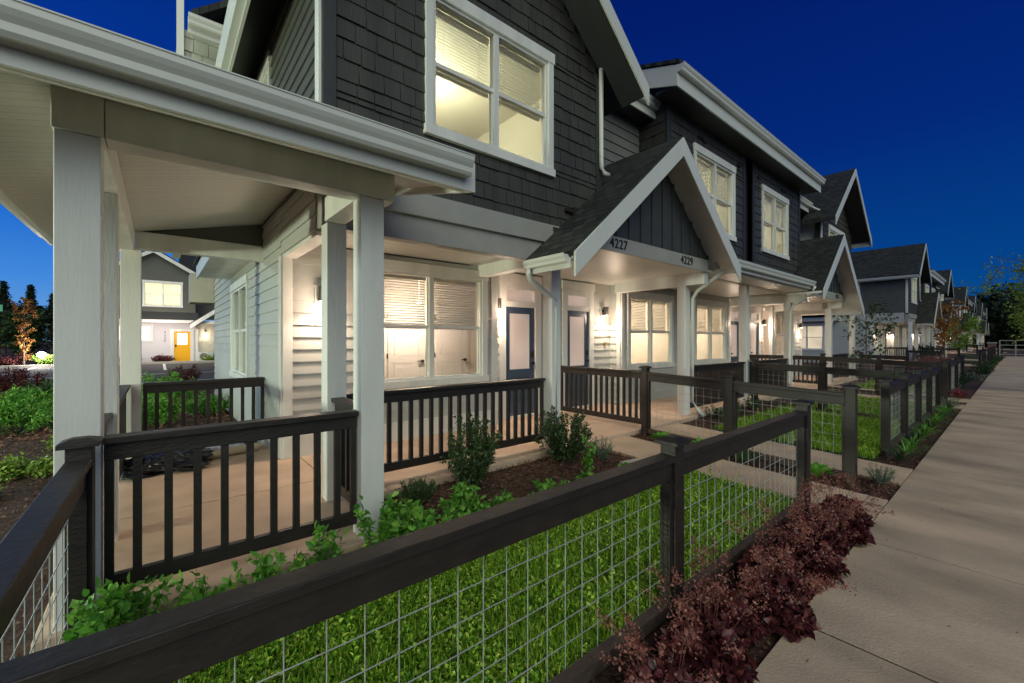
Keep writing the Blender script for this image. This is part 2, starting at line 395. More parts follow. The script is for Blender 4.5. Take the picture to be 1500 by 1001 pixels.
def half(tf, root, near, side_porch, flip):
    B = lambda: M(tf)
    bv = .004 if near else 0
    # ---------------- ground-floor walls
    W = []
    if not flip or not near: pass
    sidew = [(8.08, 9.9, .8, 2.4)]
    wall(tf, MX(1.13), 5.62, 13.4, -.15, 3.0, sidew, SIDE, root, exp=.149)
    wall(tf, MX(1.13), 4.20, 5.62, 2.44, 3.02, [], SIDE, root)
    k = B(); k.box(1.135, 1.28, 4.20, 5.62, 2.40, 2.438); k.build('beam_trim', WHITE, root)
    h1 = [(2.17, 4.07, .84, 2.44)]
    k0 = 4.34
    wall(tf, MY(5.61), 1.23, k0, .26, 2.6, h1, SIDE, root, exp=.149)
    k = B(); k.box(1.23, k0, 5.59, 5.70, -.02, .258); k.box(1.21, k0 + .02, 5.575, 5.70, .24, .262); k.build('skirt_board', WHITE, root)
    wall(tf, MY(5.90), k0, 7.83, .0, 2.68, [(4.71, 5.56, -.01, 2.42), (6.32, 7.14, -.01, 2.42)], SIDE, root, exp=.149)
    h2 = [(8.12, 9.92, .84, 2.44)]
    wall(tf, MY(5.61), 7.83, CX, .0, 2.72, h2, SIDE, root, exp=.149)
    wall(tf, MX(7.83), 5.61, 5.90, .0, 2.68, [], SIDE, root, exp=.149)
    k = B()
    for bb in ((1.13, 1.235, 5.585, 5.70, 0, 2.6), (k0 - .11, k0 + .02, 5.585, 5.70, 0, 2.6), (7.829, 7.93, 5.585, 5.70, 0, 2.6), (1.108, 1.128, 5.60, 5.72, 0, 2.42), (7.806, 7.828, 5.62, 5.72, 0, 2.6), (CX - .05, CX, 5.585, 5.7, 0, 2.7)):
        k = B(); k.box(*bb); k.build('corner_board', WHITE, root, bevel=bv)
    # ---------------- upper walls
    tp = lambda z: (3.11 - (7.02 - z) / .835, 3.11 + (7.02 - z) / .835)
    wall(tf, MY(4.03), 1.13, 5.09, 2.9, 6.9, [(2.24, 3.99, 3.72, 5.12)], DARK, root, kind='shingle', exp=.19, top=tp, name='shingle_wall')
    wall(tf, MX(1.13), 4.05, 7.45, 3.0, 5.5, [(6.28, 7.2, 3.8, 5.05)], SIDE3, root, exp=.15)
    wall(tf, MY(4.60), 5.09, 6.98, 2.7, 5.75, [], SIDE2, root, exp=.17)
    wall(tf, MX(6.98), 4.05, 4.60, 2.7, 5.8, [], DARK, root, kind='shingle', exp=.19, name='shingle_wall')
    wall(tf, MY(4.03), 6.98, 10.32, 2.95, 5.75, [(8.02, 9.70, 3.68, 5.1)], DARK, root, kind='shingle', exp=.19, name='shingle_wall')
    wall(tf, MY(4.50), 10.32, CX, 2.95, 5.75, [], DTRIM_AND_SHADE, root, kind='none')
    wall(tf, lambda a, n, z: (10.32 + n, a, z), 4.03, 4.5, 2.95, 5.75, [], DTRIM_AND_SHADE, root, kind='none')
    for bb in ((1.13, 1.25, 2.97, 5.3), (4.98, 5.10, 2.97, 5.3), (6.965, 7.08, 3.2, 5.6), (10.22, 10.33, 3.2, 5.6)):
        k = B(); k.box(bb[0], bb[1], 3.995, 4.03, bb[2], bb[3]); k.build('dark_corner_board', DTRIM_AND_SHADE, root, bevel=bv)
    k = B(); k.box(1.10, 1.13, 4.03, 4.14, 2.97, 5.4); k.build('corner_board', WHITE, root, bevel=bv)
    if near:
        k = B(); k.box(4.30, 4.44, 3.96, 4.01, 3.19, 3.23); k.box(4.42, 4.54, 3.94, 4.01, 3.17, 3.26); k.build('vent_hood', BRONZE, root)
        for vx, vz in ((8.1, 5.38), (8.28, 5.36), (9.9, 5.3)):
            k = B(); k.box(vx, vx + .16, 3.985, 4.01, vz, vz + .055); k.build('wall_vent', BLACKM, root)
    # side bay and side skirt roof
    wall(tf, MY(7.45), .22, 1.13, 3.0, 5.75, [], CREAM, root, kind='shingle', exp=.19)
    wall(tf, MX(.22), 7.45, 10.5, 3.0, 5.75, [], CREAM, root, kind='lap')
    k = B(); k.box(.19, .27, 7.40, 7.447, 3.0, 6.9); k.build('corner_board', WHITE, root)
    k = B(); k.prism([(.34, 7.15, 5.78), (.34, 10.6, 5.78), (1.3, 10.6, 6.6), (1.3, 7.15, 6.6)], (0, 0, .1)); k.build('bay_roof', ROOF, root, uv=lambda p: (p.y, p.x * 1.3))
    k = B(); k.box(.3, .74, 7.08, 7.13, 5.52, 5.72); k.build('fascia', GUT, root)
    gutter(tf, (.3, 7.08, 5.72), (.74, 7.08, 5.72), (0, -1, 0), root)
    k = B(); k.box(.60, 1.128, 7.2, 10.4, 2.66, 2.70); k.build('soffit', WHITE, root)
    k = B(); k.box(.57, .6, 7.18, 10.4, 2.62, 2.86); k.box(.57, 1.12, 7.16, 7.2, 2.62, 2.86); k.build('fascia', GUT, root)
    k = B(); k.prism([(.52, 7.14, 2.87), (.52, 10.44, 2.87), (1.12, 10.44, 3.25), (1.12, 7.14, 3.25)], (0, 0, .04)); k.build('skirt_roof', ROOF, root, uv=lambda p: (p.y, p.x * 1.3))
    # ---------------- big gable roof of the end volume
    ax, az, sl = 3.11, 7.20, .835
    L = lambda x: az - abs(x - ax) * sl
    for (xa, xb, y0, y1) in ((.68, ax, 3.5, 12.), (ax, 5.2, 3.5, 12.), (5.2, 5.54, 3.5, 4.35)):
        k = B(); k.prism([(xa, y0, L(xa) - .09), (xb, y0, L(xb) - .09), (xb, y1, L(xb) - .09), (xa, y1, L(xa) - .09)], (0, 0, .09)); k.build('roof', ROOF, root, uv=lambda p: (p.y, p.x * 1.3))
        k = B(); k.prism([(xa, y0 + .03, L(xa) - .14), (xb, y0 + .03, L(xb) - .14), (xb, y1, L(xb) - .14), (xa, y1, L(xa) - .14)], (0, 0, .048)); k.build('soffit', DTRIM_AND_SHADE, root)  # unlit underside: its shade is put into the dark colour
    k = B()
    for sg in (-1, 1):
        e = ax + sg * 2.43
        k.prism([(ax, 3.5, az - .03), (e, 3.5, L(e) - .03), (e, 3.5, L(e) - .30), (e - sg * .12, 3.5, L(e - sg * .12) - .27), (ax, 3.5, az - .26)], (0, -.03, 0))
    k.build('rake_board', GUT, root, bevel=bv)
    k = B(); k.box(.70, .73, 3.52, 7.05, L(.7) - .27, L(.7) - .09); k.build('fascia', GUT, root)
    gutter(tf, (.70, 3.55, L(.7) - .1), (.70, 7.05, L(.7) - .1), (-1, 0, 0), root)
    # recess eave
    k = B(); k.box(5.3, 7.0, 4.24, 4.27, 5.45, 5.70); k.build('fascia', GUT, root)
    gutter(tf, (5.28, 4.24, 5.72), (6.98, 4.24, 5.72), (0, -1, 0), root)
    k = B(); k.prism([(5.2, 4.22, 5.73), (7.0, 4.22, 5.73), (7.0, 9, 7.6), (5.2, 9, 7.6)], (0, 0, .05)); k.build('roof', ROOF, root, uv=lambda p: (p.x, p.y * 1.2))
    k = B(); k.box(5.2, 6.96, 4.28, 4.6, 5.46, 5.49); k.build('soffit', DTRIM_AND_SHADE, root)  # recess soffit coloured dark to stand for its shade
    # box two roof
    k = B(); k.prism([(6.55, 3.56, 5.98), (CX, 3.56, 5.98), (CX, 9, 7.88), (6.55, 9, 7.88)], (0, 0, .06)); k.build('roof', ROOF, root, uv=lambda p: (p.x, p.y * 1.2))
    k = B(); k.box(6.6, CX, 3.60, 3.63, 5.62, 5.97); k.build('fascia', GUT, root, bevel=bv)
    k = B(); k.prism([(6.6, 3.6, 5.62), (6.6, 3.6, 5.97), (6.6, 9, 7.86), (6.6, 9, 7.6)], (-.03, 0, 0)); k.build('rake_board', GUT, root, bevel=bv)
    k = B(); k.box(6.62, CX, 3.64, 4.03, 5.66, 5.70); k.build('soffit', DTRIM_AND_SHADE, root)  # dark colour paints the shade under this eave
    gutter(tf, (6.57, 3.60, 5.97), (CX, 3.60, 5.97), (0, -1, 0), root)
    # ---------------- beams and ceilings
    k = B(); k.box(1.13, 4.14, 4.03, 4.17, 2.45, 2.93); k.box(1.13, 4.05, 3.985, 4.028, 2.71, 2.935); k.box(1.13, 5.1, 4.0, 4.03, 2.935, 2.96)
    k.build('beam', BAND, root, bevel=bv)
    k = B(); k.box(3.97, 4.135, 3.65, 4.028, 2.44, 2.65); k.box(3.97, 4.135, 4.172, 5.9, 2.44, 2.65); k.build('beam', WHITE, root, bevel=bv)
    k = B(); k.box(7.6, 7.765, 3.65, 5.61, 2.44, 2.65); k.build('beam', WHITE, root, bevel=bv)
    k = B(); k.box(7.77, CX, 4.03, 4.17, 2.69, 2.86); k.box(7.77, CX, 3.5, 3.53, 2.72, 2.9); k.build('beam', BEIGE, root)
    k = B(); k.box(1.3, 3.97, 4.17, 5.61, 2.62, 2.66); k.build('ceiling', CEIL, root, uv=lambda p: (p.x + 8, p.y + 4))
    k = B(); k.box(4.02, 7.9, 3.6, 5.9, 2.652, 2.69); k.build('ceiling', CEIL, root, uv=lambda p: (p.x + 8, p.y + 4))
    k = B(); k.box(7.98, CX, 3.53, 5.61, 2.70, 2.74); k.build('ceiling', CEIL, root, uv=lambda p: (p.x + 8, p.y + 4))
    # ---------------- gabled porch roof
    gx, gz, gs = 5.98, 4.46, .84
    G = lambda x: gz - abs(x - gx) * gs
    for (xa, xb, y1) in ((3.56, 5.09, 4.0), (5.09, gx, 4.585), (gx, 6.96, 4.585), (6.96, 8.02, 4.0)):
        k = B(); k.prism([(xa, 3.2, G(xa) - .06), (xb, 3.2, G(xb) - .06), (xb, y1, G(xb) - .06), (xa, y1, G(xa) - .06)], (0, 0, .06)); k.build('porch_roof', ROOF, root, uv=lambda p: (p.y, p.x * 1.3))
        xs = max(xa, 3.602)
        k = B(); k.prism([(xs, 3.23, G(xs) - .12), (xb, 3.23, G(xb) - .12), (xb, y1, G(xb) - .12), (xs, y1, G(xs) - .12)], (0, 0, .058)); k.build('soffit', WHITE, root)
    k = B(); k.prism([(gx, 3.2, gz - .03), (3.58, 3.2, G(3.58) - .03), (3.58, 3.2, G(3.58) - .31), (gx, 3.2, gz - .31)], (0, -.03, 0))
    k.prism([(gx, 3.2, gz - .03), (8.0, 3.2, G(8.0) - .03), (8.0, 3.2, G(8.0) - .31), (gx, 3.2, gz - .31)], (0, -.03, 0))
    k.build('rake_board', GUT, root, bevel=bv)
    k = B(); k.box(4.15, 7.62, 3.585, 3.62, 2.645, 2.86); k.build('gable_beam', BAND, root, bevel=bv)
    k = B(); k.prism([(4.12, 3.61, 2.862), (7.7, 3.61, 2.862), (7.7, 3.61, G(7.7) - .13), (gx, 3.61, gz - .13), (4.12, 3.61, G(4.12) - .13)], (0, .04, 0))
    x = 4.3
    while x < 7.7:
        k.box(x, x + .045, 3.585, 3.609, 2.862, G(x + .02) - .14); x += .30
    k.build('gable_panel', BATT, root)
    if near or True:
        n1, n2 = NUMS
        a, b = (4.95, 6.85)
        if flip: a, b = 2 * CX - 6.7, 2 * CX - 4.95
        o = OFF[0]
        for s, x in ((n1, a), (n2, b)):
            text(s, (x + o, 3.583, 2.755), .185, BLACKM, root)
    k = B(); k.box(3.575, 3.60, 3.25, 4.0, 2.24, 2.36); k.build('fascia', GUT, root)
    gutter(tf, (3.574, 3.26, 2.40), (3.574, 3.96, 2.40), (-1, 0, 0), root, h=.10, d=.10)
    # downspout on post D
    k = B(); k.tube([(3.53, 3.9, 2.30), (3.53, 3.9, 2.24), (3.60, 3.93, 2.16), (3.86, 3.96, 2.05), (3.97 + .085, 3.955, 1.95), (4.055, 3.96, 1.85), (4.055, 3.962, .25), (4.055, 3.90, .12), (4.055, 3.82, .06)], .036, 8); k.build('downspout', GUT, root, smooth=True)
    # shed roof between the two gables
    k = B(); k.prism([(7.75, 3.42, 2.93), (CX, 3.42, 2.93), (CX, 4.0, 3.2), (7.75, 4.0, 3.2)], (0, 0, .05)); k.build('porch_roof', ROOF, root, uv=lambda p: (p.x, p.y * 1.2))
    k = B(); k.box(8.03, CX, 3.45, 3.495, 2.74, 2.92); k.build('fascia', GUT, root)
    gutter(tf, (8.03, 3.45, 2.93), (CX, 3.45, 2.93), (0, -1, 0), root)
    k = B(); k.tube([(8.0, 3.38, 2.82), (8.0, 3.40, 2.72), (7.9, 3.5, 2.62), (7.86, 3.9, 2.35), (7.83, 3.98, 2.2), (7.83, 4.0, .25), (7.87, 3.9, .1), (7.9, 3.8, -.02)], .036, 8); k.build('downspout', GUT, root, smooth=True)
    # upper downspout
    k = B(); k.tube([(5.30, 4.14, 5.62), (5.27, 4.10, 5.56), (5.06, 3.975, 5.5), (5.05, 3.97, 5.44), (5.05, 3.97, 3.98), (5.09, 3.94, 3.9), (5.17, 3.92, 3.88)], .034, 8); k.build('downspout', GUT, root, smooth=True)
    if flip: pass
    # ---------------- posts
    post(tf, 1.13, 3.87, root); post(tf, 3.97, 3.87 + .06, root); post(tf, 7.6, 4.0, root); 
    if not flip: 
        k = B(); k.box(10.46, 10.63, 4.03, 4.2, 0, 2.69); k.build('porch_post', WHITE, root, bevel=.004)
    # ---------------- windows and doors
    window(tf, MY(5.61), 2.10, 4.14, .74, 2.53, root, near, None if near else LITW, blind=.5, jamb=.10)
    window(tf, MY(5.61), 8.04, 10.0, .74, 2.53, root, near, None if near else LITW, blind=.5, jamb=.10)
    window(tf, MX(1.13), 8.0, 9.98, .72, 2.49, root, near, None if near else LITW, blind=.45)
    window(tf, MY(4.03), 2.16, 4.07, 3.6, 5.25, root, near, None if near else LITY, blind=.5)
    window(tf, MY(4.03), 7.94, 9.78, 3.58, 5.23, root, near, None if near else LITY, blind=.5)
    window(tf, MX(1.13), 6.2, 7.28, 3.7, 5.15, root, near, None if near else LITY, blind=.5, units=1)
    for (a, w) in ((4.77, .73), (6.38, .70)):
        k = B(); mp = MY(5.90)
        for (x0, x1) in ((a - .14, a), (a + w, a + w + .14)): k.mbox(mp, x0, x1, 0, .035, 0, 2.46)
        k.mbox(mp, a - .16, a + w + .16, 0, .05, 2.46, 2.62); k.mbox(mp, a, a + w, -.03, .03, 2.02, 2.12); k.mbox(mp, a, a + w, -.02, .03, 2.34, 2.46)
        k.mbox(mp, a, a + w, -.08, .04, -.0, .03)
        k.mbox(mp, a, a + .03, -.06, .03, 2.12, 2.34); k.mbox(mp, a + w - .03, a + w, -.06, .03, 2.12, 2.34)
        d = k.build('door', WHITE, root, bevel=bv)
        k = B(); g0, g1 = .88, 1.90; s = .12
        k.mbox(mp, a, a + s, -.05, -.01, .03, 2.02); k.mbox(mp, a + w - s, a + w, -.05, -.01, .03, 2.02)
        k.mbox(mp, a + s, a + w - s, -.05, -.01, .03, .28); k.mbox(mp, a + s, a + w - s, -.05, -.01, g0 - .16, g0); k.mbox(mp, a + s, a + w - s, -.05, -.01, g1, 2.02)
        k.mbox(mp, a + s, a + w - s, -.045, -.025, .28, g0 - .16); k.mbox(mp, a + s + .03, a + w - s - .03, -.03, -.018, .31, g0 - .19)
        k.build('door_leaf', DOORB, d, bevel=.002 if near else 0)
        k = B(); k.mbox(mp, a + s, a + w - s, -.035, -.025, g0, g1); k.build('door_glass', FROST, d)
        k = B(); k.mbox(mp, a + .03, a + w - .03, -.045, -.035, 2.12, 2.34); k.build('transom_glass', FROST, d)
        k = B(); c = mp(a + w - .06, .04, .98); k.tube([mp(a + w - .06, -.01, .98), mp(a + w - .06, .045, .98)], .025, 10); k.mbox(mp, a + w - .14, a + w - .05, .04, .055, .97, .99); k.mbox(mp, a + w - .09, a + w - .03, -.01, .01, 1.1, 1.2); k.build('handle', BLACKM, d)
    pw = 66 if near else 75
    sconce(tf, MY(5.61), 1.56 if not flip else 1.56, 1.98, root, near, pw)
    sconce(tf, MY(5.90), 4.52, 2.04, root, near, pw)
    sconce(tf, MY(5.90), 7.52, 2.04, root, near, pw)
    if near:
        k = B(); k.box(1.35, 1.5, 5.58, 5.6, .42, .5); k.build('outlet_cover', WHITE, root)
        for xx in (4.54, 7.6):
            k = B(); k.box(xx - .03, xx + .03, 5.86, 5.885, 1.28, 1.36); k.build('hose_bib', mat('brass', (.5, .33, .1), .3, metal=.9), root)
        room(tf, 1.30, 5.9, 6.02, 7.6, .02, 2.62, root, doors=((3.3, .77, 1), (4.3, .77, 1), (1.6, .8, -1)), power=115, color=(1, .74, .57))
        room(tf, 1.30, 4.6, 7.7, 10.4, .02, 2.62, root, doors=((2.2, .8, 1),), power=95, color=(1, .85, .62))
        room(tf, 7.98, 10.48, 5.74, 8.0, .02, 2.62, root, doors=((8.6, .78, 1),), power=170, color=(1, .77, .56))
        room(tf, 1.26, 4.96, 4.16, 7.36, 2.99, 5.5, root, doors=((2.7, .8, 1), (3.8, .8, 1)), power=135, color=(1, .95, .62))
        room(tf, 7.12, 10.16, 4.16, 7.6, 3.02, 5.5, root, doors=((8.2, .8, 1),), power=120, color=(1, .95, .62))
    # ---------------- porch slab
    k = B()
    for (xa, xb, ya, yb) in ((1.32 if side_porch else 1.0, 2.64, 3.82, 5.62), (2.65, 3.965, 3.82, 5.62), (3.975, 5.835, 3.84, 5.95), (5.845, 7.715, 3.84, 5.95), (7.725, 9.1, 3.9, 5.62), (9.11, CX, 3.9, 5.62)): k.box(xa, xb, ya, yb, -.12, 0)
    k.build('porch_slab', CONC, root, bevel=.01)
    # ---------------- railings
    railing(tf, 'x', 4.08, 1.31, 3.95, .91, .09, root, near)
    railing(tf, 'x', 4.10, 7.79, 10.45, .91, .09, root, near)
    railing(tf, 'y', 5.84 if not flip else 5.84, 3.78, 5.86, .93, .09, root, near)
    if side_porch:
        railing(tf, 'x', 3.085, -.22, 1.10, .91, .09, root, near, step=.128)
        railing(tf, 'y', 1.215, 3.18, 3.86, .91, .09, root, near)
        railing(tf, 'y', -.30, 3.18, 4.07, .91, .09, root, near); railing(tf, 'y', -.30, 4.25, 6.5, .91, .09, root, near)
        railing(tf, 'x', 6.63, -.14, 1.11, .91, .09, root, near)
        k = B(); k.box(-.46, 1.315, 2.96, 4.55, -.12, -.002); k.box(-.46, 1.315, 4.56, 6.75, -.12, -.002); k.build('porch_slab', CONC, root, bevel=.01)
        k = B(); k.box(-.392, -.225, 3.0, 3.168, -.1, 2.45); k.build('porch_post', WHITE, root, bevel=.004)
        k = B(); k.box(1.11, 1.278, 3.0, 3.168, -.1, 2.45); k.build('porch_post', WHITE, root, bevel=.004)
        k = B(); k.box(-.39, -.222, 4.08, 4.248, -.1, 2.45); k.build('porch_post', WHITE, root, bevel=.004)
        k = B(); k.box(-.335, -.155, 6.53, 6.71, -.1, 2.50); k.build('porch_post', WHITE, root, bevel=.004)
        k = B(); k.box(-.21, 1.36, 2.995, 3.165, 2.452, 2.652); k.build('beam', WHITE, root, bevel=.004)
        k = B(); k.box(-.40, -.213, 2.99, 3.17, 2.452, 2.66); k.build('beam', WHITE, root, bevel=.004)
        k = B(); k.box(1.11, 1.28, 3.167, 3.87, 2.452, 2.66); k.build('beam', WHITE, root, bevel=.004)
        k = B(); k.box(-.39, -.215, 3.172, 6.74, 2.452, 2.69); k.build('beam', WHITE, root, bevel=.004)
        k = B(); k.box(-.212, 1.13, 6.72, 6.86, 2.51, 2.715); k.build('beam', WHITE, root, bevel=.004)
        k = B(); k.prism([(-.2, 6.76, 2.716), (1.13, 6.76, 2.716), (1.13, 6.76, 3.03), (-.2, 6.76, 2.70)], (0, .04, 0)); k.build('gable_panel', SIDE3, root)
        cz = lambda x, y, t=0: 2.665 + .25 * min(x + .39, y - 3.03) + t
        PL = [(-.9, 2.52), (-.9, 6.95), (1.125, 6.95), (1.125, 4.545)]; PF = [(-.9, 2.52), (1.125, 4.545), (1.125, 4.0), (1.72, 4.0), (1.72, 2.52)]
        for P_, uvf in ((PL, lambda p: (p.y, p.x)), (PF, lambda p: (p.x, p.y))):
            k = B(); k.prism([(x, y, 2.665 + .25 * ((x + .39) if P_ is PL else (y - 3.03))) for x, y in P_], (0, 0, .04)); k.build('ceiling', CEIL, root, uv=lambda p: (p.x + 8, p.y + 4))
            k = B(); k.prism([(x, y, 2.76 + .25 * ((x + .39) if P_ is PL else (y - 3.03))) for x, y in P_], (0, 0, .05)); k.build('porch_roof', ROOF, root, uv=uvf)
        z0 = cz(-.9, 2.52)
        k = B(); k.box(-.93, 1.72, 2.50, 2.525, z0 - .06, z0 + .14); k.build('fascia', GUT, root, bevel=.003)
        k = B(); k.box(-.93, -.905, 2.526, 6.96, z0 - .06, z0 + .14); k.build('fascia', GUT, root, bevel=.003)
        k = B(); k.prism([(1.72, 2.50, z0 - .06), (1.72, 3.98, z0 + .30), (1.72, 3.98, z0 + .5), (1.72, 2.50, z0 + .15)], (.028, 0, 0)); k.build('rake_board', GUT, root, bevel=.003)
        k = B(); k.box(-.9, 1.68, 2.53, 2.56, z0 - .06, z0 + .0); k.build('soffit_trim', WHITE, root)
        gutter(tf, (-1.05, 2.50, z0 + .145), (1.66, 2.50, z0 + .145), (0, -1, 0), root, h=.13, d=.125)
        gutter(tf, (-.93, 2.52, z0 + .145), (-.93, 6.96, z0 + .145), (-1, 0, 0), root, h=.13, d=.125)

NUMS = ('4227', '4229'); OFF = [0]
PLIST = [('4227', '4229'), ('4231', '4233'), ('4235', '4237'), ('4239', '4241'), ('4243', '4245'), ('4247', '4249'), ('4251', '4253'), ('4255', '4257')]
blds = ['dark shingled townhouse row with corner porch and addresses 4227 to 4233', 'second townhouse row along the sidewalk, past the first row',
        'third townhouse row along the sidewalk', 'farthest townhouse row before the wooded hill']
for b in range(4):
    off = 32.0 * b; OFF[0] = off
    root = empty('townhouse_row', (off + CX, 4.0, 0), blds[b], 'townhouse', 'townhouse rows facing the sidewalk')
    NUMS = PLIST[2 * b]
    half(lambda p, o=off: (p[0] + o, p[1], p[2]), root, b == 0, b == 0, False)
    NUMS = PLIST[2 * b + 1]
    half(lambda p, o=off: (2 * CX - p[0] + o, p[1], p[2]), root, b == 0, False, True)
# ------------------------------------------------------------------ ground and paving
SOIL = mat('mulch_soil', (.055, .028, .018), .95, .45, 14, 1.0, 35)
CONCW = mat('sidewalk_concrete', (.52, .39, .275), .8, .34, 1.5, .45, 110, stretch=(1.1, .6, 1))  # concrete mottling; the stretch along Y also paints in porch-light shadow streaks
PATHM = mat('walkway_concrete', (.52, .38, .27), .8, .14, 2.5, .3, 80)
ASPH = mat('asphalt', (.05, .048, .047), .85, .25, 6, .5, 120)
PAINT = mat('road_paint', (.7, .7, .68), .6, .1, 10)
KERB = mat('kerb_concrete', (.42, .38, .33), .8, .15, 4, .3, 60)
TURF = mat('turf_soil', (.03, .05, .014), .95, .4, 9, .8, 40)
def sheet(name, m, quads, kind='structure', **kw):
    k = M()
    for q in quads: k.face(q)
    return setp(k.build(name, m, None, fix=False, **kw), kind=kind)
setp((lambda k: (k.box(-2, 62, -.5, .79, -.215, -.157), k.build('joint_filler', BLACKM, None))[1])(M()), kind='structure')
Q = []
ys = [(-120, -.18), (-.5, -.18), (.8, -.18), (4.0, -.068), (18.0, -.10), (600, -.10)]
for (ya, za), (yb, zb) in zip(ys[:-1], ys[1:]): Q.append([(-400, ya, za), (600, ya, za), (600, yb, zb), (-400, yb, zb)])
sheet('ground', SOIL, Q)
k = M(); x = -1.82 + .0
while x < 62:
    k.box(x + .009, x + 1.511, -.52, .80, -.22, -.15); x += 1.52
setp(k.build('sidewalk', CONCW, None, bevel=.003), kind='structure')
sheet('street_verge', TURF, [[(-60, -3.2, -.165), (130, -3.2, -.165), (130, -.53, -.165), (-60, -.53, -.165)]])
sheet('street', ASPH, [[(-60, -11, -.17), (130, -11, -.17), (130, -3.3, -.17), (-60, -3.3, -.17)]])
for b in range(4):
    for fl in (0, 1):
        for (x0, x1) in ((4.65, 5.47), (6.2, 7.0)):
            if fl: x0, x1 = 2 * CX - x1, 2 * CX - x0
            k = M()
            for (ya, yb) in ((.808, 1.99), (2.0, 3.83)):
                k.hexa([(x0 + 32 * b, ya, -.3), (x1 + 32 * b, ya, -.3), (x1 + 32 * b, yb, -.3), (x0 + 32 * b, yb, -.3), (x0 + 32 * b, ya, zg(ya) + .004), (x1 + 32 * b, ya, zg(ya) + .004), (x1 + 32 * b, yb, zg(yb) + .006), (x0 + 32 * b, yb, zg(yb) + .006)])
            setp(k.build('walkway', PATHM, None, bevel=.006), kind='structure')
# rear lane and parking court beyond the side garden
sheet('parking_court', ASPH, [[(-60, 18.6, -.096), (30, 18.6, -.096), (30, 34.5, -.096), (-60, 34.5, -.096)]])
k = M(); k.box(-60, 30, 18.3, 18.6, -.2, .02); k.box(-60, 30, 34.5, 34.75, -.2, .04); setp(k.build('kerb', KERB, None, bevel=.01), kind='structure')
Q = []
for i in range(-5, 4):
    x = .2 + i * 2.7 
    Q.append([(x, 27.5, -.092), (x + .12, 27.5, -.092), (x + .12, 34.3, -.092), (x, 34.3, -.092)])
Q.append([(-60, 24.4, -.092), (30, 24.4, -.092), (30, 24.55, -.092), (-60, 24.55, -.092)])
sheet('parking_lines', PAINT, Q)

# mulch chips
def chips(name, regions, n, m, size=(.02, .05), z=None):
    P = []
    for (x0, x1, y0, y1), w in regions:
        c = int(n * w); X = rnd(c, x0, x1); Y = rnd(c, y0, y1)
        Z = np.array([(zg(y) if y < 18 else -.1) for y in Y]) - .025 + rnd(c, 0, .03) if z is None else z + rnd(c, 0, .03)
        P.append(np.stack([X, Y, Z], 1))
    P = np.concatenate(P); c = len(P); D = RNG.normal(size=(c, 3)) * np.array([1, 1, .3]); N = RNG.normal(size=(c, 3)) * .5 + np.array([0, 0, 1.])
    v, f = leaves(P, D, rnd(c, *size), rnd(c, size[0] * .4, size[0]), 0, N); return setp(fast_mesh(name, v, f, m), kind='stuff')
CHIP = ramp_mat('bark_chip', [(.035, .016, .010), (.10, .045, .026), (.16, .075, .045), (.06, .03, .02), (.22, .13, .09)], .8)
chips('mulch', [((1.35, 4.65, 2.45, 3.85), .32), ((5.48, 6.19, .82, 3.82), .16), ((-.45, 4.6, .82, 1.25), .1), ((7.05, 13.9, .82, 1.2), .1), ((7.0, 10.5, 3.2, 3.9), .08), ((-2.4, -.5, 3.0, 9.), .24)], 30000, CHIP)
chips('sidewalk_litter', [((.5, 14, -.4, .78), 1)], 260, CHIP, (.008, .03), z=-.152)
chips('rear_mulch', [((-3.6, 1.1, 9, 18.2), 1)], 9000, ramp_mat('red_bark_chip', [(.10, .035, .02), (.22, .09, .06), (.3, .16, .11)], .8), (.04, .1))

# ------------------------------------------------------------------ lawns
GRASS = ramp_mat('lawn_leaf', [(.04, .13, .010), (.15, .36, .018), (.36, .60, .04), (.08, .22, .012), (.58, .74, .10), (.22, .44, .025)], .38, .25, .5)
def lawn(name, x0, x1, y0, y1, n_clover, n_blade, seed_h=.085, cs=.026):
    V = []; F = []; off = 0
    X = rnd(n_clover, x0, x1); Y = rnd(n_clover, y0, y1); hh = rnd(n_clover, .0, 1) ** .7
    bumpy = .5 + .5 * np.sin(X * 5.1 + np.sin(Y * 4)) * np.cos(Y * 6.3)
    Z = np.array([zg(y) for y in Y]) - .01 + hh * (.045 + .035 * bumpy)
    D = RNG.normal(size=(n_clover, 3)) * np.array([1, 1, .45]) + np.array([0, 0, .55])
    v, f = leaves(np.stack([X, Y, Z], 1), D, rnd(n_clover, cs * .5, cs * 1.25), rnd(n_clover, cs * .35, cs * .85), .2); V.append(v); F.append(f); off += len(v)
    X = rnd(n_blade, x0, x1); Y = rnd(n_blade, y0, y1); Z = np.array([zg(y) for y in Y]) - .02
    D = RNG.normal(size=(n_blade, 3)) * .32 + np.array([0, 0, 1.])
    v, f = leaves(np.stack([X, Y, Z], 1), D, rnd(n_blade, seed_h * .6, seed_h * 1.5), rnd(n_blade, .004, .008), 0, RNG.normal(size=(n_blade, 3))); V.append(v); F.append(f + off); off += len(v)
    # taller weeds
    nw = int((x1 - x0) * (y1 - y0) * 16)
    for _ in range(nw):
        x = random.uniform(x0, x1); y = random.uniform(y0, y1); h = random.uniform(.10, .24); m = int(h / .011)
        t = np.linspace(.1, 1, m); lean = RNG.normal(size=2) * .05
        P = np.stack([x + lean[0] * t, y + lean[1] * t, zg(y) + h * t], 1); a = np.arange(m) * 2.4
        D = np.stack([np.cos(a), np.sin(a), np.full(m, .6)], 1)
        v, f = leaves(P, D, .035 * (1.15 - t * .6), .018, .1); V.append(v); F.append(f + off); off += len(v)
    return setp(fast_mesh(name, np.concatenate(V), np.concatenate(F), GRASS), kind='stuff')
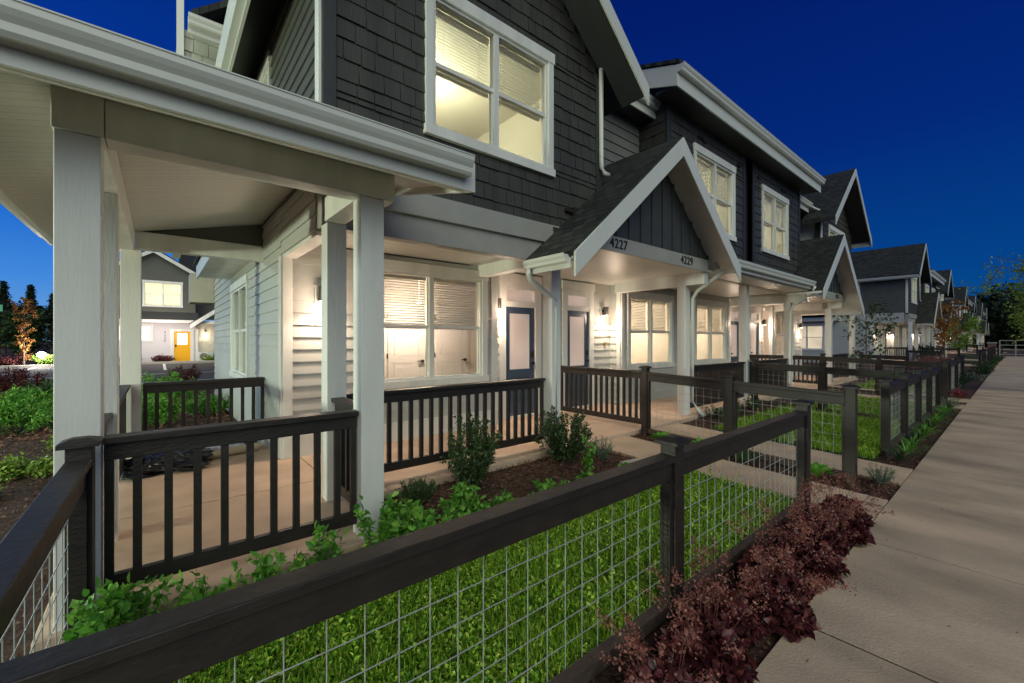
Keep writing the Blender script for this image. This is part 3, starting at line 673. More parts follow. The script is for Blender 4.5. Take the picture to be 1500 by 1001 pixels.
sheet('lawn_soil', TURF, [[(x0, y0, zg(y0) - .006), (x1, y0, zg(y0) - .006), (x1, y1, zg(y1) - .006), (x0, y1, zg(y1) - .006)] for (x0, x1, y0, y1) in ((-.3, 1.35, 1.3, 2.94), (1.35, 4.6, 1.3, 2.45), (7.1, 10.48, 1.2, 3.25), (10.62, 14.0, 1.2, 3.3), (16.5, 20.6, 1.3, 3.3), (42, 50, 1, 3.4), (55, 62, 1, 3.4))])
lawn('lawn', -.3, 1.4, 1.3, 2.9, 30000, 16000)
lawn('lawn', 1.4, 4.6, 1.3, 2.55, 44000, 26000)
lawn('lawn', 7.1, 10.48, 1.2, 3.25, 6000, 16000, .09, .03)
lawn('lawn', 10.62, 14.0, 1.2, 3.3, 3000, 9000, .09, .03)
lawn('lawn', 16.5, 20.6, 1.3, 3.3, 1500, 5000, .1, .04)

# ------------------------------------------------------------------ fences
def fence_run(root, p0, p1, zt0, zt1, posts, grid=.112, first=True):
    """p0,p1 ground ends (x,y); top heights; posts = fractions along with a post"""
    a = Vector((p0[0], p0[1], 0)); b = Vector((p1[0], p1[1], 0)); d = b - a; Ln = d.length; u = d / Ln; nrm = Vector((-u.y, u.x, 0))
    def P(t, n, z): q = a + u * t + nrm * n; return (q.x, q.y, z)
    top = lambda t: zt0 + (zt1 - zt0) * t / Ln
    gz = lambda t: zg((a + u * t).y)
    ts = [f * Ln for f in posts]
    for t in (ts if first else ts[1:]):
        k = M(); r = .046; zb = gz(t) - .05; zt = top(t) + .055
        k.hexa([P(t - r, -r, zb), P(t + r, -r, zb), P(t + r, r, zb), P(t - r, r, zb), P(t - r, -r, zt), P(t + r, -r, zt), P(t + r, r, zt), P(t - r, r, zt)])
        po = k.build('fence_post', FENCE, root, bevel=.003)
        k = M(); c = .072; z0 = zt + .001
        k.hexa([P(t - c, -c, z0), P(t + c, -c, z0), P(t + c, c, z0), P(t - c, c, z0), P(t - c, -c, z0 + .022), P(t + c, -c, z0 + .022), P(t + c, c, z0 + .022), P(t - c, c, z0 + .022)])
        e = .03; k.hexa([P(t - c, -c, z0 + .0225), P(t + c, -c, z0 + .0225), P(t + c, c, z0 + .0225), P(t - c, c, z0 + .0225), P(t - e, -e, z0 + .04), P(t + e, -e, z0 + .04), P(t + e, e, z0 + .04), P(t - e, e, z0 + .04)])
        k.build('post_cap', FENCE, po, bevel=.003)
    for s, e in zip(ts[:-1], ts[1:]):
        s += .048; e -= .048
        k = M(); h = .10
        zz = lambda t, o: top(t) + o
        k.hexa([P(s, -.045, zz(s, -.036)), P(e, -.045, zz(e, -.036)), P(e, .045, zz(e, -.036)), P(s, .045, zz(s, -.036)), P(s, -.045, zz(s, 0)), P(e, -.045, zz(e, 0)), P(e, .045, zz(e, 0)), P(s, .045, zz(s, 0))])
        k.hexa([P(s, -.026, zz(s, -.036 - h)), P(e, -.026, zz(e, -.036 - h)), P(e, .026, zz(e, -.036 - h)), P(s, .026, zz(s, -.036 - h)), P(s, -.026, zz(s, -.037)), P(e, -.026, zz(e, -.037)), P(e, .026, zz(e, -.037)), P(s, .026, zz(s, -.037))])
        k.build('top_rail', FENCE, root, bevel=.004)
        g = lambda t: gz(t) + .02
        k = M(); k.hexa([P(s, -.03, g(s)), P(e, -.03, g(e)), P(e, .03, g(e)), P(s, .03, g(s)), P(s, -.03, g(s) + .07), P(e, -.03, g(e) + .07), P(e, .03, g(e) + .07), P(s, .03, g(s) + .07)])
        k.build('bottom_board', BOARD, root, bevel=.003)
        k = M(); n = max(2, int(round((e - s) / grid))); wr = .0023
        for i in range(n + 1):
            t = s + .012 + (e - s - .024) * i / n; k.tube([P(t, .031 + wr, g(t) + .06), P(t, .031 + wr, top(t) - .10)], wr, 6, cap=False)
        m = int((top(s) - .13 - g(s) - .07) / grid)
        for j in range(m + 1):
            o = -.15 - j * grid
            k.tube([P(s + .005, .031 - wr, top(s) + o), P(e - .005, .031 - wr, top(e) + o)], wr, 6, cap=False)
        k.build('wire_mesh', WIRE, root, fix=False, smooth=True)
        for q in (s + .012, e - .012):
            k = M(); k.hexa([P(q - .018, -.03, g(q) + .071), P(q + .018, -.03, g(q) + .071), P(q + .018, .028, g(q) + .071), P(q - .018, .028, g(q) + .071), P(q - .018, -.03, top(q) - .138), P(q + .018, -.03, top(q) - .138), P(q + .018, .028, top(q) - .138), P(q - .018, .028, top(q) - .138)])
            k.build('fence_stile', FENCE, root)
FG = 'black garden fences with wire mesh'
def fence(loc, label, runs):
    r = empty('garden_fence', loc, label, 'fence', FG)
    for a in runs: fence_run(r, *a)
fence((2.2, 1.26, -.13), 'long black wire-mesh fence around the clover lawn, nearest the camera', [((-.36, 1.26), (4.54, 1.26), .775, .775, (0, .531, 1))])
r = bpy.data.objects['garden_fence']
fence_run(r, (-.34, 1.30), (-.285, 2.86), .79, .86, (.0, 1), first=False)
fence((5.84, 1.2, -.12), 'black mesh divider fence between the two walkways of 4227 and 4229', [((5.84, 3.73), (5.84, 1.17), .92, .83, (0, .5, 1))])
fence((9, 1.15, -.13), 'front mesh fence of the middle yards, with seven posts beside strap-leaved plants', [((7.6, 1.15), (13.5, 1.15), .80, .80, (0, .25, .5, .75, 1))])
fence((10.55, 2, -.1), 'mesh divider fence running from the middle porch post to the front fence', [((10.55, 3.95), (10.55, 1.22), .90, .82, (.02, .5, .93))])
fence((15.26, 2, -.1), 'mesh divider fence between the walkways of 4231 and 4233', [((15.26, 3.73), (15.26, 1.17), .92, .83, (0, .5, 1))])
fence((18, 1.2, -.1), 'mesh fence of the last yard of the first row, beside the red-leaved plant', [((16.56, 1.2), (21.0, 1.2), .8, .8, (0, .5, 1)), ((21.0, 1.25), (21.0, 3.9), .8, .85, (.5, 1))])
for b in range(1, 3):
    o = 32 * b; nm = ['second', 'third'][b - 1]
    fence((o, 1.2, -.1), f'black fence around the first yard of the {nm} row', [((o - .4, 1.2), (o + 4.54, 1.2), .8, .8, (0, .5, 1)), ((o - .4, 3.9), (o - .4, 1.25), .85, .8, (0, .5))])
    fence((o + 9, 1.2, -.1), f'black fence in front of the middle yards of the {nm} row', [((o + 7.6, 1.15), (o + 13.5, 1.15), .8, .8, (0, .25, .5, .75, 1)), ((o + 10.55, 3.9), (o + 10.55, 1.25), .85, .8, (0, .5))])
    fence((o + 18, 1.2, -.1), f'black fence of the last yard of the {nm} row', [((o + 16.5, 1.2), (o + 21, 1.2), .8, .8, (0, .5, 1))])

# ------------------------------------------------------------------ plants
LEAFG = ramp_mat('shrub_leaf', [(.022, .050, .018), (.05, .095, .03), (.09, .14, .05), (.035, .07, .025)], .4, .2)
LEAFB = ramp_mat('bright_leaf', [(.05, .18, .02), (.12, .34, .04), (.24, .48, .07), (.08, .24, .03)], .4, .3)
LEAFD = ramp_mat('dark_leaf', [(.008, .018, .008), (.018, .034, .014), (.03, .05, .02)], .6, .1)
LEAFY = ramp_mat('lime_leaf', [(.12, .22, .03), (.22, .34, .05), (.32, .42, .08)], .45, .3)
LEAFO = ramp_mat('orange_leaf', [(.30, .10, .02), (.42, .20, .04), (.22, .07, .03), (.45, .28, .07)], .5, .3)
LEAFR = ramp_mat('maroon_leaf', [(.03, .007, .010), (.075, .016, .020), (.13, .03, .032), (.05, .012, .015), (.20, .06, .05), (.09, .018, .024)], .35, .1)
FLOR = ramp_mat('heuchera_floret', [(.22, .055, .05), (.32, .11, .09), (.46, .22, .17), (.14, .035, .035)], .6, .3)
SILV = ramp_mat('silver_leaf', [(.10, .15, .10), (.18, .24, .17), (.26, .32, .24)], .6, .2)
PINK = ramp_mat('pink_strap_leaf', [(.22, .03, .04), (.34, .07, .08), (.15, .02, .03)], .45, .2)
BARK = mat('bark', (.10, .07, .05), .85, .3, 20, .6, 40)
STEM = mat('green_stem', (.07, .11, .04), .6)
RSTEM = mat('red_stem', (.16, .05, .04), .6)
def branchy(loc, h, r, nb, up=.9, curve=.3, start=.0):
    out = []
    for i in range(nb):
        a = random.uniform(0, 2 * math.pi); rr = r * math.sqrt(random.uniform(.05, 1)); hh = h * random.uniform(.55, 1) * (1 - .35 * (rr / max(r, .01)) ** 2)
        e = Vector((math.cos(a) * rr, math.sin(a) * rr, hh)); s = Vector((math.cos(a) * rr * .12, math.sin(a) * rr * .12, start * h))
        m = s.lerp(e, .5) + Vector((math.cos(a), math.sin(a), 0)) * rr * curve * .3
        pts = [s, s.lerp(m, .5) , m, m.lerp(e, .5) + Vector((0, 0, .02 * h)), e]
        out.append([Vector(loc) + p for p in pts])
    return out
def on_branches(br, n, spread, t0=.3):
    P = []; D = []
    for _ in range(n):
        b = random.choice(br); t = random.uniform(t0, 1) * (len(b) - 1); i = min(int(t), len(b) - 2); p = b[i].lerp(b[i + 1], t - i)
        d = (b[i + 1] - b[i]).normalized() * .6 + Vector(RNG.normal(size=3)) * .8
        P.append(p + Vector(RNG.normal(size=3)) * spread); D.append(d)
    return np.array(P), np.array(D)
def shrub(name, label, cat, loc, h, r, nb, nl, L, W, m, group=None, stem=STEM, spread=.01, sr=.004, t0=.25, start=0):
    root = empty(name, loc, label, cat, group); br = branchy(loc, h, r, nb, start=start)
    k = M()
    for b in br: k.tube(b, sr, 5, sr * .4, cap=False)
    k.build('stems', stem, root, fix=False)
    P, D = on_branches(br, nl, spread, t0); v, f = (leaves6 if nl < 1500 or L < .06 else leaves)(P, D, rnd(nl, L * .6, L * 1.2), rnd(nl, W * .7, W * 1.1)); fast_mesh('foliage', v, f, m, root); return root
def straps(name, label, cat, loc, n, L, W, m, group=None, up=1.0):
    root = empty(name, loc, label, cat, group); V = []; F = []; o = 0
    for _ in range(n):
        a = random.uniform(0, 2 * math.pi); l = L * random.uniform(.6, 1.1); d = Vector((math.cos(a), math.sin(a), 0)); sd_ = Vector((-math.sin(a), math.cos(a), 0)); w = W * random.uniform(.7, 1.1)
        th_ = random.uniform(.7, 1.35) * up; p = Vector(loc) + d * random.uniform(0, .04); sg = 6
        for j in range(sg + 1):
            ww = w * (1 - (j / sg) ** 2) * .5 + .0008; V += [tuple(p + sd_ * ww), tuple(p - sd_ * ww)]
            an = th_ - j * .26; p = p + (d * math.cos(an) + Vector((0, 0, math.sin(an)))) * (l / sg)
        for j in range(sg): q = o + j * 2; F.append((q, q + 1, q + 3, q + 2))
        o += 2 * (sg + 1)
    fast_mesh('foliage', np.array(V), np.array(F), m, root); return root
def heuchera(loc, r, label, nst=16, flo=46):
    root = empty('heuchera', loc, label, 'plant', 'maroon heuchera plants along the front fence')
    n = 760; a = rnd(n, 0, 6.28); rr = r * np.sqrt(rnd(n, 0, 1)); hh = .02 + (r * 1.0) * (1 - (rr / r) ** 2) * rnd(n, .5, 1)
    P = np.stack([loc[0] + rr * np.cos(a), loc[1] + rr * np.sin(a), loc[2] + hh], 1); D = np.stack([np.cos(a), np.sin(a), rnd(n, -.3, .7)], 1) + RNG.normal(size=(n, 3)) * .7
    v, f = leaves6(P, D, rnd(n, .028, .06), rnd(n, .026, .052), .25, np.stack([np.cos(a) * .6, np.sin(a) * .6, np.ones(n)], 1) + RNG.normal(size=(n, 3)) * .7); fast_mesh('foliage', v, f, LEAFR, root)
    k = M(); PP = []; DD = []
    for _ in range(nst):
        a = random.uniform(0, 6.28); h = random.uniform(.20, .42); o = random.uniform(.05, .30)
        b = Vector(loc) + Vector((math.cos(a) * .05, math.sin(a) * .05, .05)); e = Vector(loc) + Vector((math.cos(a) * (o + .05), math.sin(a) * (o + .05) - .03, h)); m = b.lerp(e, .55) + Vector((0, 0, .07))
        k.tube([b, m, e], .0018, 4, .001, cap=False)
        for _ in range(flo):
            t = random.uniform(0, 1); p = m.lerp(e, t); PP.append(p + Vector(RNG.normal(size=3)) * .017 * (1.3 - t * .7)); DD.append(RNG.normal(size=3))
    k.build('stems', RSTEM, root, fix=False)
    PP = np.array(PP); c = len(PP); v, f = leaves(PP, np.array(DD), rnd(c, .012, .022), rnd(c, .008, .014)); fast_mesh('blossoms', v, f, FLOR, root)
hx = [(1.6, .93, .18), (2.02, .97, .19), (2.36, 1.05, .17), (2.66, .90, .19), (3.04, 1.0, .2), (3.42, .92, .19), (3.8, 1.0, .2), (4.16, .92, .19), (4.55, .97, .18)]
hl = ['maroon heuchera at the near end of the row, cut by the picture edge', 'maroon heuchera just before the tall middle fence post', 'maroon heuchera tucked against the fence just past the middle post', 'maroon heuchera spilling flowers onto the sidewalk beside the middle post',
      'maroon heuchera with many tan flower stalks, fifth along the fence', 'wide maroon heuchera overhanging the sidewalk joint', 'maroon heuchera close to the mesh, third before the corner post', 'dark maroon heuchera leaning over the sidewalk near the corner post', 'maroon heuchera at the foot of the corner post by the walkway']
for (x, y, r), lb in zip(hx, hl): heuchera((x, y, zg(y)), r, lb)

shrub('leafy_shrub', 'tall dark green shrub in front of the porch railing, nearest the corner post', 'shrub', (2.42, 3.5, zg(3.5)), .78, .33, 40, 3600, .050, .022, LEAFG, 'evergreen shrubs in the porch bed', sr=.004, t0=.12)
shrub('leafy_shrub', 'dense dark green shrub at the foot of the downspout post', 'shrub', (3.8, 3.55, zg(3.55)), .74, .40, 50, 4600, .046, .021, LEAFG, 'evergreen shrubs in the porch bed', sr=.004, t0=.12)
shrub('lavender', 'small grey-green lavender beside the walkway joint', 'plant', (4.22, 3.3, zg(3.3)), .32, .15, 30, 700, .03, .006, SILV, t0=.1)
shrub('ball_shrub', 'small round dark green bush beside the second porch post', 'shrub', (1.78, 3.45, zg(3.5)), .26, .18, 60, 2600, .03, .008, LEAFG, t0=.4)
wl = ['tall bright weed growing up the second porch post', 'broad bright weed at the foot of the first porch post', 'weed with oval leaves below the porch railing', 'weed with oval leaves in the middle below the porch railing', 'pale weed beside the round bush', 'weed with lanky stems below the porch rail near the second post', 'thin upright weed in the mulch before the downspout post', 'small weed at the lawn edge before the lavender', 'bushy low weed between lawn and round bush']
wp = [(1.12, 2.78, .42, .16, 10, 260), (-.10, 2.72, .30, .17, 16, 300), (.14, 2.80, .22, .12, 8, 90), (.42, 2.82, .26, .12, 8, 90), (1.86, 2.9, .30, .14, 12, 260), (.82, 2.82, .30, .12, 8, 90), (3.55, 3.0, .42, .08, 4, 110), (2.9, 2.62, .2, .1, 6, 120), (1.45, 2.9, .22, .2, 14, 420)]
wp += [(1.36, 2.72, .30, .16, 14, 340), (1.62, 2.62, .24, .14, 12, 260), (2.15, 2.72, .20, .16, 12, 260), (.66, 2.76, .16, .1, 8, 120), (-.22, 2.66, .36, .12, 12, 260), (3.3, 2.75, .14, .12, 8, 160), (1.95, 2.95, .2, .14, 12, 240), (2.5, 2.62, .16, .14, 12, 240), (2.75, 2.85, .2, .1, 8, 150), (3.9, 2.7, .16, .12, 10, 180)]
wl += ['leafy bright weed at the lawn edge right of the second porch post', 'bright weed at the lawn edge before the round bush', 'bright weed before the tall corner shrub', 'low weed between the oval-leaved weeds', 'upright bright weed against the first porch post', 'low weed in the mulch before the downspout post', 'weed in the mulch between round bush and tall shrub', 'low leafy weed at the lawn edge in front of the tall shrub', 'thin weed alone in the middle of the mulch bed', 'low weed beside the loose stepping stone']
for (x, y, h, r, nb, nl), lb in zip(wp, wl): shrub('weed', lb, 'weed', (x, y, zg(y)), h * 1.25, r * 1.15, nb, int(nl * 1.5), .060, .034, LEAFB, 'weeds along the porch', sr=.0025)
def hosta(loc, label, n=16, L=.16, m=LEAFB):
    root = empty('hosta', loc, label, 'plant'); a = rnd(n, 0, 6.28); P = np.array([loc] * n) + np.stack([np.cos(a) * .02, np.sin(a) * .02, rnd(n, 0, .04)], 1)
    D = np.stack([np.cos(a), np.sin(a), rnd(n, .3, 1.5)], 1); v, f = leaves6(P, D, rnd(n, L * .7, L * 1.2), rnd(n, L * .4, L * .6), .2, np.stack([-np.cos(a) * .6, -np.sin(a) * .6, np.ones(n)], 1)); fast_mesh('foliage', v, f, m, root)
hosta((5.62, 3.35, zg(3.35)), 'low broad-leaved plant in the mulch beside the porch fence post', 26, .15)
hosta((5.66, 2.75, zg(2.75)), 'broad-leaved plant beside the divider fence, second from the porch', 24, .17)
shrub('leafy_shrub', 'feathery dark green plant beside the middle post of the divider fence', 'plant', (5.66, 2.2, zg(2.2)), .2, .18, 20, 500, .05, .01, LEAFG)
hosta((5.66, 1.45, zg(1.45)), 'bright cabbage-like plant near the end post of the divider fence', 26, .19)
shrub('lavender', 'silver-green lavender at the sidewalk end of the mulch strip', 'plant', (6.35 - .3, .95, -.145), .22, .17, 34, 800, .03, .007, SILV, t0=.1)
shrub('heuchera_seedling', 'small pink-flowered plant before the end post of the divider fence', 'plant', (5.62, 1.12, -.14), .14, .07, 8, 160, .012, .01, FLOR)
for i, x in enumerate(np.arange(7.35, 14.0, .52)):
    straps('strap_leaved_plant', 'green strap-leaved clump in the strip between mesh fence and sidewalk', 'plant', (float(x), .98, -.145), 34, .34, .016, LEAFB if i % 3 else LEAFG, 'strap-leaved clumps along the middle front fence')
shrub('lavender', 'silvery lavender at the end of the middle front fence', 'plant', (14.1, 1.0, -.14), .3, .25, 30, 600, .04, .01, SILV)
straps('cordyline', 'pink strap-leaved plant beside the sidewalk past the middle fence', 'plant', (16.4, .98, -.145), 70, .5, .03, PINK)
shrub('leafy_shrub', 'dark rounded shrub beyond the pink strap-leaved plant', 'shrub', (20.5, 1.35, -.14), .62, .5, 30, 1500, .06, .03, LEAFG)
shrub('leafy_shrub', 'low silvery shrub beside the sidewalk past the dark rounded shrub', 'shrub', (23.8, 1.0, -.14), .4, .4, 20, 600, .06, .02, SILV)
for i in range(6): shrub('leafy_shrub', 'bronze grass-like shrub in the hedge between first and second row', 'shrub', (22.4 + i * 1.5, 2.2 + .3 * (i % 2), -.1), .95, .6, 40, 1500, .11, .012, FLOR, 'bronze shrubs between the first and second row')
for i, x in enumerate((8.1, 9.0, 9.8)): shrub('leafy_shrub', ['low leafy shrub under the middle railing beside the downspout', 'low leafy shrub centred under the middle railing', 'low leafy shrub under the middle railing beside its right-hand post'][i], 'shrub', (x, 3.62, -.06), .28, .26, 20, 600, .04, .02, LEAFG)
for i, x in enumerate((27.5, 31, 36, 41, 47)): shrub('leafy_shrub', 'green shrub beside the sidewalk in front of the second row', 'shrub', (x, 1.0, -.14), .5, .45, 20, 700, .09, .04, LEAFG, 'shrubs along the second row')

def tree(name, label, loc, h, r, trunk_h, nb, nl, L, m, group=None, tr=.05, taper=.4, ms=None, shape=1.0):
    root = empty(name, loc, label, 'tree', group); br = []
    k = M(); lean = random.uniform(-.1, .1)
    k.tube([Vector(loc) + Vector((0, 0, -.1)), Vector(loc) + Vector((lean * .3, 0, h * .4)), Vector(loc) + Vector((lean, 0, h * .92))], tr, 8, tr * .25)
    for i in range(nb):
        z = trunk_h + (h - trunk_h) * (i / nb) ** .9; a = i * 2.4 + random.uniform(-.4, .4); f = math.sin(math.pi * min(1, .25 + .75 * (1 - (z - trunk_h) / (h - trunk_h)))) if shape == 1 else (1 - (z - trunk_h) / (h - trunk_h)) ** .8
        l = r * ((.35 + .65 * f) if shape == 1 else (.04 + f)) * random.uniform(.7, 1.1); rise = .5 if shape == 1 else -.12
        s = Vector(loc) + Vector((lean * z / h, 0, z)); e = s + Vector((math.cos(a) * l, math.sin(a) * l, l * rise)); b = [s, s.lerp(e, .35) + Vector((0, 0, l * .08)), s.lerp(e, .7) + Vector((0, 0, l * .05)), e]
        br.append(b); k.tube(b, tr * .32, 5, tr * .08, cap=False)
        for j in range(3):
            t = random.uniform(.4, .9); p = s.lerp(e, t); q = p + Vector(RNG.normal(size=3)) * l * .3; br.append([p, p.lerp(q, .5), q]); k.tube([p, q], tr * .12, 4, tr * .05, cap=False)
    k.build('trunk', BARK, root, fix=False)
    P, D = on_branches(br, nl, r * .07, .2); v, f = leaves(P, D, rnd(nl, L * .6, L * 1.3), rnd(nl, L * .4, L * .8)); fast_mesh('crown', v, f, m, root); return root
tree('young_tree', 'thin young green tree behind the last fence of the first row', (19.9, 3.55, -.07), 2.7, .85, .7, 16, 520, .13, LEAFG, tr=.03)
tree('maple_tree', 'orange-leaved young tree in front of the second row', (40, 3.1, -.1), 3.9, 1.0, 1.2, 20, 1300, .16, LEAFO, tr=.05)
tree('young_tree', 'yellow-green young tree in front of the second row', (46.5, 2.8, -.1), 2.8, 1.2, .8, 20, 1500, .18, LEAFY, tr=.05)
tree('street_tree', 'yellow-green street tree leaning over the far sidewalk', (20, -.78, -.15), 3.7, 1.35, 1.0, 34, 6500, .085, LEAFY, tr=.06)
shrub('leafy_shrub', 'dark evergreen bush before the white wall of the second row', 'shrub', (33, 3.3, -.1), 1.6, .6, 40, 1600, .12, .05, LEAFD)
# left garden
gl = [(-1.75, 10.3, .62, .75, LEAFB), (-2.25, 12.4, .62, .85, LEAFB), (-1.25, 12.9, .5, .6, LEAFG), (-3.0, 12.2, .55, .7, LEAFB), (-1.0, 10.6, .35, .45, LEAFO), (-2.0, 15.9, .6, .6, LEAFG), (.15, 11.6, .95, .55, LEAFB), (-.05, 9.6, .6, .5, LEAFB), (.75, 10.2, .5, .42, LEAFB), (.35, 14.0, .5, .5, LEAFB), (-.8, 8.3, .3, .34, LEAFY), (-1.1, 6.9, .24, .28, LEAFY), (-1.35, 6.1, .14, .18, LEAFY), (-2.9, 16.6, .8, .8, LEAFR), (-1.2, 14.6, .4, .5, LEAFR), (.65, 16.7, .8, .6, LEAFR), (-3.1, 14.5, .35, 1.0, LEAFY), (-2.3, 14.2, .32, .8, LEAFY)]
gn = ['big bright mounded shrub in the side garden, nearest the fence', 'second big bright mounded shrub in the side garden', 'rounded shrub hiding behind the corner porch post', 'bright shrub at the outer edge of the side garden', 'small orange-tipped shrub beside the big mounded shrub', 'round green shrub next to the rear lane kerb', 'tall bright shrub behind the rear porch railing', 'leafy shrub just outside the rear railing', 'leafy shrub beside the side wall of the house', 'bright shrub near the rear kerb, seen through the porch', 'small lime plant in mulch, farthest of three', 'small lime plant in mulch, middle of three', 'small lime plant in mulch, nearest of three', 'reddish shrub at the rear lane kerb', 'low reddish shrub between two green shrubs', 'burgundy shrub with bare twigs seen through the porch', 'low lime ground cover at the outer edge of the garden', 'low lime ground cover beside the dark mulch path']
for (x, y, h, r, m), lb in zip(gl, gn): shrub('garden_shrub', lb, 'shrub', (x, y, -.09), h, r, 34, int(900 + 2600 * r * r * 2), .075 if r > .3 else .05, .03, m, 'side garden planting', t0=.35, sr=.006, spread=.03)
for i, (x, y, h, r, m) in enumerate([(-6.2, 35.6, .7, .8, LEAFR), (-4.6, 35.4, .9, .9, LEAFY), (-3.2, 35.6, .8, .9, LEAFR), (-7.6, 35.5, .8, .8, LEAFG), (-1.4, 35.5, .5, .6, LEAFO), (.2, 35.5, .5, .6, LEAFR), (2.8, 35.6, .45, .6, LEAFY)]):
    shrub('garden_shrub', ['maroon shrub beyond the parking court beside the bright lamp', 'lime shrub beyond the parking court below the orange tree', 'dark red shrub beyond the parking court, by the corner post', 'green shrub beyond the parking court at the picture edge', 'orange low plant before the far white wall', 'reddish low plant before the yellow door', 'lime plant before the outdoor fan unit'][i], 'shrub', (x, y, -.08), h, r, 30, 1400, .12, .06, m, t0=.3, sr=.01, spread=.05)
tree('maple_tree', 'slender orange-leaved tree beside the bright ground lamp', (-5.7, 35.2, -.1), 3.7, .50, .5, 20, 800, .15, LEAFO, tr=.05)
for i, (x, y, h) in enumerate([(-13.3, 73, 8.0), (-11.3, 73, 7.7), (-9.6, 73, 6.9), (-7.9, 73, 7.1), (-15.5, 73, 7.0), (-6.4, 73, 6.6)]):
    tree('conifer', ['conifer at the picture edge with a bent tip', 'conifer with the most pointed tip', 'conifer behind the orange tree', 'conifer next to the corner porch post', 'lower conifer at the outer picture edge', 'conifer mostly hidden by the porch post'][i] + ' on the skyline', (x, y, -.1), h, 1.25, .6, 110, 3600, .22, LEAFD, 'conifers beyond the parking court', tr=.2, shape=2)
for i, (x, y, h) in enumerate([(-13, 58, 4.3), (-9.5, 56, 3.9), (-6.5, 58, 4.2), (-16, 52, 3.6), (-11.5, 50, 3.2), (-8, 49, 3.0)]):
    tree('broadleaf_tree', ['dark broad tree behind the bright lamp, farthest', 'dark broad tree behind the orange tree', 'dark broad tree hidden partly by the porch post', 'leafy tree at the picture edge below the conifers', 'leafy tree left of the bright lamp', 'low leafy tree right behind the bright lamp'][i], (x, y, -.1), h, h * .42, .6, 34, 4200, .32, LEAFD if i < 3 else LEAFG, 'dark trees beyond the parking court', tr=.14)
# wooded hill at the end of the street
V = []; F = []; o = 0
n = 70000; X = rnd(n, 118, 165); Y = rnd(n, -60, 70); H = 8.6 + 2.2 * np.sin(Y * .21) + 1.6 * np.sin(Y * .57 + 1) + 1.2 * np.sin(X * .3) + rnd(n, -1.6, 1.6)
Z = rnd(n, 0, 1) ** .55 * H; v, f = leaves(np.stack([X, Y, Z], 1), RNG.normal(size=(n, 3)), rnd(n, .5, 1.3), rnd(n, .4, 1.1))
setp(fast_mesh('woods', v, f, LEAFD), kind='stuff')
k = M(); 
ysx = np.linspace(-70, 100, 40)
for a, b in zip(ysx[:-1], ysx[1:]):
    ha = 7.2 + 2 * math.sin(a * .21) + 1.2 * math.sin(a * .57 + 1); hb = 7.2 + 2 * math.sin(b * .21) + 1.2 * math.sin(b * .57 + 1)
    k.face([(128, a, -.2), (128, b, -.2), (150, b, hb), (150, a, ha)]); k.face([(150, a, ha), (150, b, hb), (215, b, hb - 4), (215, a, ha - 4)])
setp(k.build('wooded_hill', mat('dark_hillside', (.01, .016, .008), .95, .5, .6), None, fix=False), kind='structure')

# ------------------------------------------------------------------ far townhouse with the yellow door
root = empty('townhouse', (-1, 36.4, 0), 'far dark-topped townhouse with a bright yellow front door', 'townhouse')
YD = mat('yellow_door_paint', (.85, .42, .01), .35)
LSD = mat('white_lap_siding', (.62, .58, .60), .6, .04)
yy = 36.4
wall(None, MY(yy), -3.9, 1.95, -.1, 2.66, [(-2.2, -.35, 1.35, 2.42), (.78, 1.70, -.12, 2.0)], LSD, root, exp=.15)
wall(None, MY(yy + .5), 1.95, 6, -.1, 2.7, [], CREAM, root, exp=.15)
wall(None, MY(yy), -3.9, 1.95, 2.9, 7.2, [(-.74, 1.2, 3.66, 5.2)], SIDE3, root, kind='lap', exp=.2, top=lambda z: (-.25 - (7.25 - z) / .62, -.25 + (7.25 - z) / .62))
k = M(); k.prism([(-3.9, yy - .45, 2.64), (2.1, yy - .45, 2.64), (2.1, yy, 3.2), (-3.9, yy, 3.2)], (0, 0, .08)); k.build('skirt_roof', mat('far_shingle', (.05, .05, .048), .8), root)
k = M(); k.box(-3.9, 2.1, yy - .5, yy - .46, 2.55, 2.74); k.build('fascia', WHITE, root)
for s in (-1, 1):
    k = M(); e = -.25 + s * 2.6; ze = 7.35 - 2.6 * .62
    k.prism([(-.25, yy - .4, 7.35), (e, yy - .4, ze), (e, yy - .4, ze - .25), (-.25, yy - .4, 7.1)], (0, -.04, 0)); k.build('rake_board', WHITE, root)
    k = M(); k.prism([(-.25, yy - .4, 7.36), (e, yy - .4, ze + .01), (e, yy + 8, ze + .01), (-.25, yy + 8, 7.36)], (0, 0, .08)); k.build('roof', mat('far_roof', (.03, .03, .03), .8), root)
k = M(); k.prism([(1.2, yy + 2, 5.4), (9, yy + 2, 5.4), (9, yy + 8, 9.6), (1.2, yy + 8, 9.6)], (0, 0, .1)); k.build('roof', bpy.data.materials['far_roof'], root)
wall(None, MY(yy + 2.2), 1.95, 8, 2.9, 5.5, [], SIDE3, root)
window(None, MY(yy), -.80, 1.26, 3.6, 5.32, root, False, patt_emis('far_yellow_room', (.95, .88, .55), .9), name='window')
window(None, MY(yy), -2.3, -.28, 1.29, 2.48, root, False, patt_emis('far_white_room', (1, .95, .88), 1.0), name='window')
k = M(); mp = MY(yy); k.mbox(mp, .62, .80, 0, .05, -.1, 2.1); k.mbox(mp, 1.68, 1.86, 0, .05, -.1, 2.1); k.mbox(mp, .6, 1.88, 0, .06, 1.98, 2.14); d = k.build('door', WHITE, root)
k = M(); k.mbox(mp, .8, 1.68, -.05, -.0, -.05, 1.98); k.build('door_leaf', YD, d)
k = M(); k.mbox(mp, .97, 1.51, .001, .012, 1.1, 1.86); k.build('door_glass', emis('far_door_glass', (1, .97, .9), 1.1), d)
k = M(); k.mbox(mp, .84, .92, .001, .06, .95, 1.1); k.build('handle', BLACKM, d)
for i, ch in enumerate('4256'): text(ch, (.33, yy - .03, 1.9 - i * .18), .17, BLACKM, root)
